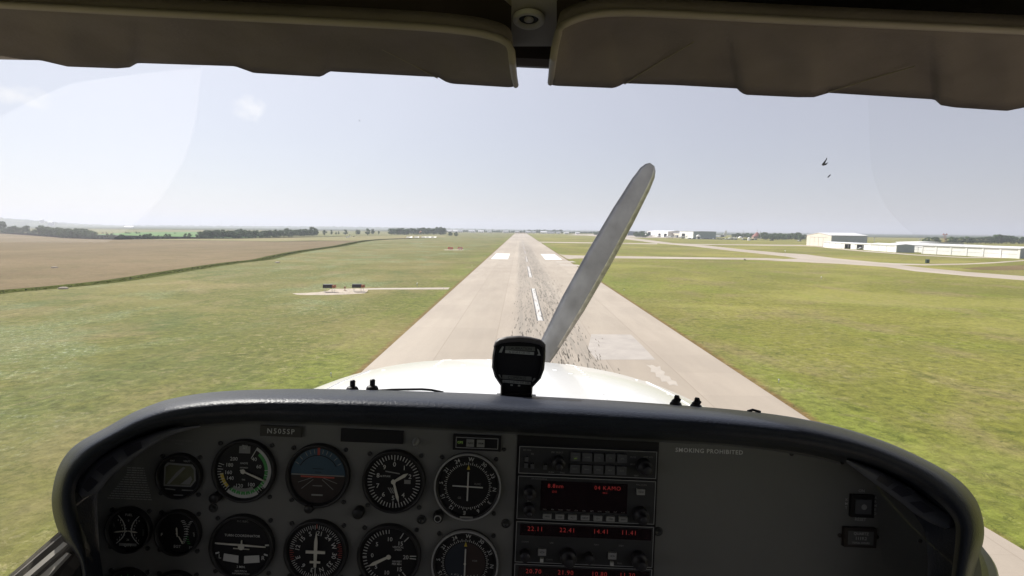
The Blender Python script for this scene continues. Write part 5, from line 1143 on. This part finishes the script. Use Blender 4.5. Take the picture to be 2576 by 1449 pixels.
mb.grid([[cp(x, y - 1, CDP + .03) for x, y in top], [cp(x, y - 2, CDP + .004) for x, y in top], [cp(x, y, CDP - .016) for x, y in top], [cp(x, y, CDP - .018) for x, y in low], [cp(x, y + 1, CDP - .002) for x, y in low]], smooth=True)
B(mb, 'compass_hood', PM('hood_grey', (0.075, 0.068, 0.072), .5, spec=.5, var=.08), cmp_)
CARD = PM('compass_card', (0.20, 0.207, 0.18), .5, var=0); CARD2 = PM('compass_card_light', (0.50, 0.515, 0.47), .5, var=0)
c_ = lambda X, Y: cp(1180.4 + X * .1448, 821.9 + Y * .1448, CDP + .0045)
def cq(name, pts, mat, extra=None):
    mb = MB(); mb.face([c_(*p) for p in pts], 0)
    if extra: extra(mb)
    B(mb, name, [mat, BLK], cmp_)
def minitext(t, X, Y, h):
    def f(mb): 
        o = c_(X, Y); o.y -= .0006; text_mesh(mb, t, o, Vector((1, 0, 0)), Vector((0, 0, 1)), h, 1, 'C', .0, 1.0)
    return f
cq('correction_card', [(622, 400), (1140, 425), (1140, 350), (625, 335)], CARD, minitext('CALIBRATION', 880, 380, .0032)); cq('correction_card', [(618, 455), (1122, 492), (1124, 440), (622, 405)], CARD2, minitext('N 30 60 E 120 150', 870, 448, .0024))
cq('correction_card', [(565, 905), (1080, 942), (1080, 870), (572, 835)], CARD, minitext('COMPASS', 825, 888, .0036)); cq('correction_card', [(570, 968), (1065, 1010), (1068, 960), (575, 922)], CARD2, minitext('S 210 240 W 300 330', 818, 965, .0024))
cq('corner_mark', [(510, 445), (560, 450), (600, 345), (570, 340)], CARD2); cq('corner_mark', [(1170, 495), (1240, 505), (1205, 400), (1175, 380), (1200, 470)], CARD2); cq('corner_mark', [(500, 830), (530, 830), (560, 905), (545, 895)], CARD2); cq('corner_mark', [(1085, 965), (1160, 905), (1130, 885), (1110, 900)], CARD2)
cq('adjusting_screw', [(710, 1025), (755, 1028), (755, 1003), (712, 1000)], CARD2); cq('adjusting_screw', [(840, 1035), (882, 1038), (884, 1012), (842, 1008)], CARD2)
mb = MB()                                   # mount plate and base
mb.prism([cp(1244, 1003, CDP + .0), cp(1350, 1006, CDP + .0), cp(1347, 992, CDP + .05), cp(1250, 989, CDP + .05)], (0, 0, -.004)); mb.lathe(cp(1285, 1001, CDP - .004), (0, -.3, 1), [(.0022, 0), (.0022, .0012), (.0001, .0016)], 8, 1)
B(mb, 'mount_plate', [CB, PM('bright_steel', (0.7, 0.7, 0.7), .2, .9)], cmp_)

# ---- studs on the glareshield
for px, py, s_, tilt, lb in ((886, 982, 1, 0, None), (936, 980, 1, 0, None), (1699, 1020, 1, .35, None), (1750, 1026, 1, .35, None)):
    mb = MB(); o = cp(px, py, .70); k = .70 / F
    mb.lathe(o, (tilt * .3, 0, 1), [(15 * k, -.006), (15 * k, 4 * k), (12 * k, 9 * k), (7 * k, 10 * k), (6.5 * k, 20 * k), (7 * k, 22 * k), (5 * k, 26 * k), (.0001, 26.5 * k)], 14)
    if tilt: mb.tube([o + Vector((-3 * k, 0, 6 * k)), o + Vector((8 * k, 0, 20 * k))], [10 * k, 7 * k], 10)
    B(mb, 'mounting_stud', CB)
mb = MB(); mb.tube([cp(940, 983, .71), cp(985, 980, .71), cp(1060, 979, .71), cp(1085, 981, .71), cp(1115, 987, .71)], .0016, 6); B(mb, 'cable', CB)
mb = MB(); mb.tube([cp(1880, 1035, .69), cp(1893, 1031, .69), cp(1912, 1036, .69)], .0018, 6); B(mb, 'cable', CB)

# ---- sun visors
def visor(topc, botc, dt, db, label, side):
    T = catmull(topc, 4); Bm = botc; N_ = 150
    def samp(c, t):
        L_ = [0]; 
        for i in range(1, len(c)): L_.append(L_[-1] + math.hypot(c[i][0] - c[i-1][0], c[i][1] - c[i-1][1]))
        s_ = t * L_[-1]
        for i in range(1, len(c)):
            if L_[i] >= s_ - 1e-9: q = (s_ - L_[i-1]) / max(L_[i] - L_[i-1], 1e-9); return (c[i-1][0] + (c[i][0] - c[i-1][0]) * q, c[i-1][1] + (c[i][1] - c[i-1][1]) * q)
        return c[-1]
    rws = []; rw2 = []
    for i in range(N_ + 1):
        t = i / N_; a = samp(T, t); b = samp(Bm, t); r = []; r2 = []
        for j in range(9):
            s_ = j / 8; d_ = dt + (db - dt) * s_; x = a[0] + (b[0] - a[0]) * s_; y = a[1] + (b[1] - a[1]) * s_
            p = cp(x, y, d_); sag = .004 * noise.noise(Vector((x * .009, s_ * 1.6, side * 9))) ; p.z += sag * math.sin(math.pi * s_); r.append(p)
            q = p.copy(); q.z += .012; q.y += .002; r2.append(q)
        rws.append(r + r2[::-1])
    mb = MB(); mb.grid(rws, smooth=True, closed=True, flip=(side > 0)); v_ = B(mb, 'sun_visor', VIS, None, label)
    # piping along the free edge and inner end
    mb = MB(); path = [rws[i][0] for i in range(0, N_ + 1, 2)]; 
    e = rws[N_][:9] if side < 0 else rws[0][:9]
    path = path + list(e[1:]) if side < 0 else list(e[1:])[::-1] + path
    mb.tube([p + Vector((0, -.001, -.0005)) for p in path], [.0026] * len(path), 8); B(mb, 'piping', VRIM, v_)
    # welded seams
    for (x0, y0, d0), (x1, y1, d1) in SEAMS[side]:
        mb = MB(); mb.tube([cp(x0, y0, d0) + Vector((0, 0, -.0006)), cp((x0 + x1) / 2, (y0 + y1) / 2 - 3, (d0 + d1) / 2) + Vector((0, 0, -.0012)), cp(x1, y1, d1) + Vector((0, 0, -.0006))], .0005, 6); B(mb, 'seam', PM('visor_seam', (0.36, 0.32, 0.24), .6, var=0), v_)
dT, dB = .37, .47
def dd_(y, a, b): return dT + (dB - dT) * (y - a) / (b - a)
SEAMS = {-1: [((960, 122, .42), (1100, 195, .469))], 1: [((1571, 210, .468), (1745, 104, .405)), ((2080, 232, .468), (2300, 165, .422))]}
visor([(-260, 0), (0, 12), (340, 30.6), (874, 57.7), (1078, 69.6), (1180, 80), (1231, 90), (1268, 103), (1284, 120), (1288, 150)],
      [(-260, 146), (0, 150), (102, 152), (170, 168), (295, 172.5), (326, 170), (346, 159), (591, 167), (638, 184), (805, 193.5), (816, 189), (828, 180), (874, 182.6), (1102, 194.5), (1118, 205), (1136, 211), (1278, 220), (1292, 219), (1297, 214)], dT, dB, 'sun visor on the pilot side with a scalloped lower edge', -1)
visor([(1392, 140), (1397, 110), (1405.7, 78), (1414, 64.5), (1451, 47.5), (1502, 35.6), (1587, 32), (1749, 39), (2040, 54), (2575, 78), (2850, 90)],
      [(1384, 208), (1387, 214), (1394, 216), (1540, 222), (1553, 219), (1569, 210), (1700, 214.6), (1853, 223), (1863.6, 234), (1877, 239), (2006, 245), (2047, 245), (2084, 234), (2349, 250.5), (2366, 265), (2400, 270.6), (2532, 279.4), (2590, 268), (2850, 280)], dT, dB, 'sun visor on the passenger side with a scalloped lower edge', 1)

# ---- headliner, header bar and the centre bracket
mb = MB(); zc = .262
mb.grid([[Vector((x, y, zc - .10 * abs(x / .6) ** 4)) for x in [(-.6 + 1.2 * i / 16) for i in range(17)]] for y in (-1.6, -.8, 0, .3, .42, .50, .53)], smooth=True)
B(mb, 'headliner', HEAD)
mb = MB()
mb.grid([[cp(x, y, d_) for x in (1286, 1310, 1340, 1370, 1400)] for y, d_ in ((-30, .375), (0, .385), (40, .405), (85, .43), (108, .445), (116, .452), (117, .47))], smooth=True)
cb_ = B(mb, 'centre_bracket', PLAST)
nrm = (cp(1330, 85, .43) - cp(1330, 0, .385)).cross(Vector((1, 0, 0))).normalized()
if nrm.dot(cp(1330, 43, .405)) > 0: nrm = -nrm
o = cp(1330, 43, .4055) + nrm * .0015
mb = MB(); k = .405 / F; mb.lathe(o, nrm, [(40 * k, -.001), (40 * k, .0016), (36 * k, .0026), (30 * k, .0026), (25 * k, .0010), (25 * k, -.001)], 32); mb.lathe(o, nrm, [(12 * k, .0), (12 * k, .0012), (.0001, .0016)], 16)
fd = MB(); fd.lathe(o, nrm, [(26 * k, -.0004), (.0001, -.0004)], 24); B(fd, 'recess', BEZ, cb_); B(mb, 'fastener', PM('fastener_grey', (0.85, 0.82, 0.74), .4, spec=.6), cb_)
mb = MB(); mb.tube([cp(1250, -30, .40), cp(1290, 6, .396), cp(1330, 9, .396), cp(1380, 6, .396), cp(1410, -20, .40)], .003, 8); B(mb, 'trim_lip', VRIM, cb_)
mb = MB(); a, b = cp(1290, 158, .485), cp(1390, 160, .485); za = (a.z + b.z) / 2
mb.prism([Vector((-.62, .468, za + .05)), Vector((-.62, .480, za + .002)), Vector((-.62, .492, za)), Vector((-.62, .52, za + .01)), Vector((-.62, .52, za + .05))], (1.24, 0, 0)); B(mb, 'header_bar', PM('header_brown', (0.075, 0.055, 0.050), .6, var=.1))

# ---- windshield
def wsh():
    mb = MB(); rws = []
    for i in range(49):
        s_ = -1 + 2 * i / 48; x = s_ * .60
        yt = .515 - .12 * s_ * s_; zt = .226 - .03 * abs(s_) ** 4; yb = .83 - .28 * s_ * s_ - .06 * s_ ** 4; zb = -.19 - .20 * abs(s_) ** 3
        r = []
        for j in range(17):
            t = j / 16; bulge = .035 * math.sin(math.pi * t)
            r.append(Vector((x * (1 - .10 * (1 - t)), yb + (yt - yb) * t + bulge * (1 - abs(s_)), zb + (zt - zb) * t + bulge * .6)))
        rws.append(r)
    mb.grid(rws, smooth=True); return mb, rws
gm = bpy.data.materials.new('acrylic_glazing'); gm.use_nodes = True; n = gm.node_tree.nodes; l = gm.node_tree.links; n.remove(n['Principled BSDF'])
tb = n.new('ShaderNodeBsdfTransparent'); tb.inputs[0].default_value = (0.97, 0.98, 0.985, 1); gb = n.new('ShaderNodeBsdfGlossy'); gb.inputs['Roughness'].default_value = 0.0
fr = n.new('ShaderNodeFresnel'); fr.inputs['IOR'].default_value = 1.45; ms = n.new('ShaderNodeMixShader'); l.new(fr.outputs[0], ms.inputs[0]); l.new(tb.outputs[0], ms.inputs[1]); l.new(gb.outputs[0], ms.inputs[2]); l.new(ms.outputs[0], n['Material Output'].inputs['Surface'])
mb, WR = wsh(); ws = B(mb, 'windshield', gm)
# insect marks stuck on the acrylic: found where the line of sight meets the glass
import mathutils.bvhtree as bt
bv = bt.BVHTree.FromPolygons([Vector(v) for v in mb.v], [f for f in mb.f])
SMU = PM('insect_residue', (0.26, 0.28, 0.34), .8, var=.3, vscale=300)
for pts in ([(2066, 414), (2076, 402), (2079, 396), (2080, 400), (2074, 412), (2070, 418)], [(2074, 412), (2083, 408), (2078, 415), (2070, 417)], [(2080, 446), (2088, 438), (2089, 441), (2083, 447)], [(489, 438), (494, 443), (491, 441)], [(903, 301), (906, 306), (903, 304)]):
    mb = MB(); f_ = []
    for px, py in pts:
        d_ = cp(px, py, 1.0); h_ = bv.ray_cast(Vector((0, 0, 0)), d_.normalized())[0]
        f_.append(h_ * .999 if h_ is not None else d_ * .5)
    mb.face(f_); B(mb, 'insect_mark', SMU, ws)

# pale reflections at the outer ends of the acrylic, put in as a whitish film
df = bpy.data.materials.new('reflection_film'); df.use_nodes = True; n = df.node_tree.nodes; l = df.node_tree.links; n.remove(n['Principled BSDF'])
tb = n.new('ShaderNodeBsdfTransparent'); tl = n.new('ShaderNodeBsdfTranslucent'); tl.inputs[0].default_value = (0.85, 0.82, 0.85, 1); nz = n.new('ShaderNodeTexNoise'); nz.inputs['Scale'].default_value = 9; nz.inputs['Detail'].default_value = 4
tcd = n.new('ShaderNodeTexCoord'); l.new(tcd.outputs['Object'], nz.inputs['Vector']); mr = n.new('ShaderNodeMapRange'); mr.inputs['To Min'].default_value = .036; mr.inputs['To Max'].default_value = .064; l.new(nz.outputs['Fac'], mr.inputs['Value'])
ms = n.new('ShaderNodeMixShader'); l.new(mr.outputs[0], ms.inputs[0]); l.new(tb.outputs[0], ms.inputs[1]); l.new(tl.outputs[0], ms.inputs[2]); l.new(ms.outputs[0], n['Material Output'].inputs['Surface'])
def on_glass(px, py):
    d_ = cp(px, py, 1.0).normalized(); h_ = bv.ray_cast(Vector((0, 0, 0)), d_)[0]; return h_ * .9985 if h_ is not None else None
for inner, outer, lb in (([(508, 120), (505, 180), (498, 260), (490, 310), (474, 370), (448, 430), (412, 485), (375, 530), (330, 572), (270, 610)], -40, 'faint pale reflection at the pilot end of the windshield'), ([(2180, 170), (2183, 240), (2186, 340), (2191, 420), (2205, 470), (2228, 520), (2262, 560), (2300, 592), (2350, 620)], 2620, 'faint pale reflection at the passenger end of the windshield')):
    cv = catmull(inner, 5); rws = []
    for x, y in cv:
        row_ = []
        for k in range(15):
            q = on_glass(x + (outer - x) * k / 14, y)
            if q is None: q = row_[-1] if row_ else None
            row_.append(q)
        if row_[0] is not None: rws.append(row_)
    mb = MB(); mb.grid(rws, smooth=True); B(mb, 'reflection_film', df, ws, lb)

# ---- nose: cowling, rivets, spinner, propeller
ST = [(.80, .50, -.178), (.95, .49, -.172), (1.1, .478, -.171), (1.3, .464, -.177), (1.45, .44, -.196), (1.56, .40, -.220), (1.64, .34, -.262), (1.68, .26, -.33)]
def cowl_ring(y, hw, zt, n=33):
    r = []; drop = .085 * hw / .464
    for i in range(n):
        s_ = -1 + 2 * i / (n - 1); r.append(Vector((hw * s_, y, zt - drop * abs(s_) ** 2.55)))
    ze = zt - drop
    lf = [Vector((-hw * (1 + .03 * math.sin(a)) , y, ze - .55 * a / 1.57)) for a in (1.4, 1.0, .6, .25)]
    # rounded shoulder
    lf = [Vector((-hw * 1.0, y, ze - .42)), Vector((-hw * 1.06, y, ze - .28)), Vector((-hw * 1.08, y, ze - .15)), Vector((-hw * 1.06, y, ze - .06)), Vector((-hw * 1.025, y, ze - .018))]
    return lf + r + [Vector((-v.x, v.y, v.z)) for v in lf[::-1]]
mb = MB(); mb.grid([cowl_ring(*s_) for s_ in ST], smooth=True, flip=True); mb.face(cowl_ring(*ST[-1])); cw_ = B(mb, 'engine_cowling', COWL)
def cowl_z(x, y):
    for (y0, h0, z0), (y1, h1_, z1) in zip(ST[:-1], ST[1:]):
        if y0 <= y <= y1: t = (y - y0) / (y1 - y0); hw = h0 + (h1_ - h0) * t; zt = z0 + (z1 - z0) * t; return zt - .085 * hw / .464 * abs(x / hw) ** 2.55
RIV = PM('rivet_bright', (0.97, 0.97, 0.97), .4, 0.0, var=0)
for sx in (-.155, .155):
    mb = MB(); y = .90
    while y < 1.62: x = sx * (1 + .10 * (1.6 - y)); mb.lathe(Vector((x, y, cowl_z(x, y) - .0005)), (0, 0, 1), [(.0046, .0004), (.0040, .0007), (.002, .0009), (.0001, .00095)], 10); y += .034
    B(mb, 'rivet_row', RIV, cw_)
mb = MB()
for x, y in ((-.10, 1.18), (-.05, 1.34), (-.04, 1.12), (.10, 1.16), (.13, 1.12), (.06, 1.3), (-.28, 1.2), (.30, 1.25), (-.08, 1.05), (.33, 1.1)): mb.lathe(Vector((x, y, cowl_z(x, y) - .0005)), (0, 0, 1), [(.0055, .0004), (.005, .0007), (.0001, .0009)], 10)
B(mb, 'cowl_fastener', RIV, cw_)
mb = MB()                                   # raised seams of the cowling halves
for sx in (-.33, .33):
    pts = [Vector((sx * (1 + .12 * (1.5 - y)), y, cowl_z(sx * (1 + .12 * (1.5 - y)), y) + .0004)) for y in [.84 + .05 * i for i in range(15)]]
    mb.tube(pts, .0014, 5)
B(mb, 'cowl_seam', COWL, cw_)
HUB = Vector((0.0, 1.76, -.445))
mb = MB(); mb.lathe(HUB + Vector((0, -.04, 0)), (0, 1, 0), [(.14, 0), (.14, .06), (.12, .16), (.07, .25), (.01, .30)], 28); B(mb, 'spinner', COWL)
mb = MB(); mb.lathe(HUB + Vector((0, -.10, 0)), (0, 1, 0), [(.05, -.02), (.05, .06), (.09, .06), (.09, .10)], 20); B(mb, 'propeller_hub', SCRW)
BLADE = PM('blade_grey', (0.29, 0.295, 0.31), .48, .0, var=.22, vscale=14, bump=.2, bscale=90); EDGEM = PM('blade_worn_edge', (0.55, 0.55, 0.56), .35, .7, var=.25, vscale=60)
a0 = R(27.0)
for sgn in (1, -1):
    dv = Vector((math.sin(a0), 0, math.cos(a0))) * sgn; sv = Vector((math.cos(a0), 0, -math.sin(a0))) * sgn; rws = []
    for r, ch, tw, th in ((.10, .075, 60, .04), (.18, .090, 52, .034), (.30, .108, 44, .026), (.45, .115, 35, .020), (.62, .108, 28, .015), (.78, .095, 23, .011), (.90, .078, 20, .008), (.945, .064, 19, .006), (.965, .045, 19, .005), (.976, .020, 19, .004)):
        t = R(tw); cv = sv * math.cos(t) + Vector((0, 1, 0)) * math.sin(t); nv = dv.cross(cv).normalized(); c = HUB + Vector((0, -.01, 0)) + dv * r
        rws.append([c + cv * (ch * u_) + nv * (th * w_) for u_, w_ in ((-.5, 0), (-.3, .35), (0, .5), (.3, .4), (.5, .05), (.3, -.1), (0, -.12), (-.3, -.08))])
    mb = MB(); mb.grid(rws, smooth=True, closed=True); mb.m = [1 if (k % 8) in (3, 4) and k > 15 else 0 for k in range(len(mb.m))]; mb.face(rws[-1]); bl_ = B(mb, 'propeller_blade', [BLADE, EDGEM])

# ---- door frame strips at the lower left, cover at the lower right
def strip(ptsA, ptsB, dA, dB_, mat, name, thick=.012, label=None):
    mb = MB(); A_ = [cp(x, y, dA) for x, y in ptsA]; B_ = [cp(x, y, dB_) for x, y in ptsB]
    mb.grid([A_, [(a + b) / 2 + Vector((0, -.004, .002)) for a, b in zip(A_, B_)], B_, [b + Vector((0, thick, -thick)) for b in B_], [a + Vector((0, thick, -thick)) for a in A_], A_], smooth=False); return B(mb, name, mat, None, label)
PALE = PM('pale_trim_and_sun', (0.50, 0.47, 0.42), .6, var=.08, vscale=30); SEAL = PM('grey_seal', (0.11, 0.10, 0.09), .6, var=.12, vscale=30); WEDGE = PM('sill_plastic', (0.085, 0.085, 0.08), .6, var=.1, vscale=20)
ol = [(158, 1334), (147.6, 1342), (120, 1366), (97, 1386), (88, 1394), (70, 1411), (26, 1449), (-40, 1508)]; ol2 = [(160, 1337), (150, 1345), (123, 1369), (100, 1389), (90, 1398), (72, 1414), (31, 1449), (-34, 1508)]
strip(ol, ol2, .575, .567, PALE, 'window_edge_strip', .004, 'thin pale outer edge of the side window frame')
strip(ol2, [(170, 1357), (160, 1365), (135, 1385), (112, 1404), (98, 1415), (82, 1429), (57, 1449), (-10, 1508)], .567, .556, SEAL, 'window_frame')
strip([(166, 1358), (156.8, 1365.5), (107, 1407), (57, 1449), (-12, 1508)], [(170, 1368), (163, 1374.6), (117, 1413), (75, 1449), (4, 1508)], .566, .546, PALE, 'window_sill_strip')
strip([(168, 1369), (163, 1374.6), (117, 1413), (75, 1449), (4, 1508)], [(206, 1372), (196, 1388), (168, 1420), (150, 1449), (100, 1508)], .552, .550, SEAL, 'sill_channel')
strip([(176, 1388), (150, 1409), (122, 1430), (95, 1449), (20, 1508)], [(174, 1391), (163, 1403), (145, 1422), (121, 1449), (70, 1508)], .558, .538, PALE, 'sun_wedge', .003)  # patch of sunlight on the side panel, shaped as a pale strip
strip([(206, 1380), (198, 1384), (172, 1393), (145, 1422), (121, 1449), (70, 1508)], [(212, 1390), (214, 1420), (216, 1600), (214, 1600), (212, 1600), (200, 1600)], .575, .585, WEDGE, 'side_panel')
ro = [(2462, 1368), (2469.5, 1377.7), (2482, 1389), (2492, 1401.5), (2502, 1417.7), (2508, 1432), (2512, 1448.8), (2518, 1520)]
strip(ro, [(2455, 1372), (2465, 1385), (2472, 1398), (2477, 1411), (2482, 1424), (2485, 1436), (2487, 1449), (2490, 1520)], .60, .585, PM('vent_grey_blue', (0.16, 0.18, 0.20), .35, spec=.6, var=.05), 'air_vent_housing')
strip([(2455, 1372), (2465, 1385), (2472, 1398), (2477, 1411), (2482, 1424), (2485, 1436), (2487, 1449), (2490, 1520)], [(2430, 1360), (2432, 1385), (2434, 1398), (2434, 1411), (2434, 1424), (2434, 1436), (2434, 1449), (2434, 1520)], .585, .575, PM('vent_dark', (0.035, 0.045, 0.055), .35, spec=.6, var=.05), 'air_vent_bezel')

# ---- cabin shell behind and around (shades the panel), roof skin and wing
CAB = PM('cabin_trim', (0.075, 0.072, 0.066), .85, var=.1, vscale=6)
mb = MB()
for s_ in (-1, 1):
    x0, x1 = (s_ * .60, s_ * .62) if s_ > 0 else (-.62, -.60)
    mb.box((x0, -1.6, -.95), (x1, .56, -.40))                      # lower side wall
    mb.box((x0, -1.6, .13), (x1, .38, .30)); mb.box((x0, -.62, -.399), (x1, -.50, .129)); mb.box((x0, -1.6, -.399), (x1, -1.4, .129)); 
mb.box((-.60, -1.62, -.95), (.60, -1.60, .26)); mb.box((-.60, -1.6, -.97), (.60, .9, -.952)); mb.box((-.60, .84, -.95), (.60, .86, -.42))
B(mb, 'cabin_wall', CAB)
mb = MB(); mb.box((-.62, -1.62, .30), (.62, .50, .32)); B(mb, 'roof_skin', COWL)
mb = MB(); af = [(.36, .34), (.38, .37), (.32, .42), (.1, .45), (-.4, .44), (-1.1, .36), (-1.12, .345), (-.4, .33), (.1, .325)]
mb.prism([(-5.4, y, z) for y, z in af], (10.8, 0, 0)); B(mb, 'wing', COWL)
mb = MB()
for s_ in (-.32, .32): mb.box((s_ - .22, -.95, -.75), (s_ + .22, -.48, -.62)); mb.box((s_ - .22, -1.05, -.62), (s_ + .22, -.93, -.05))
B(mb, 'seat', CAB)
# remove the unused prototypes' world position: every prototype has been placed
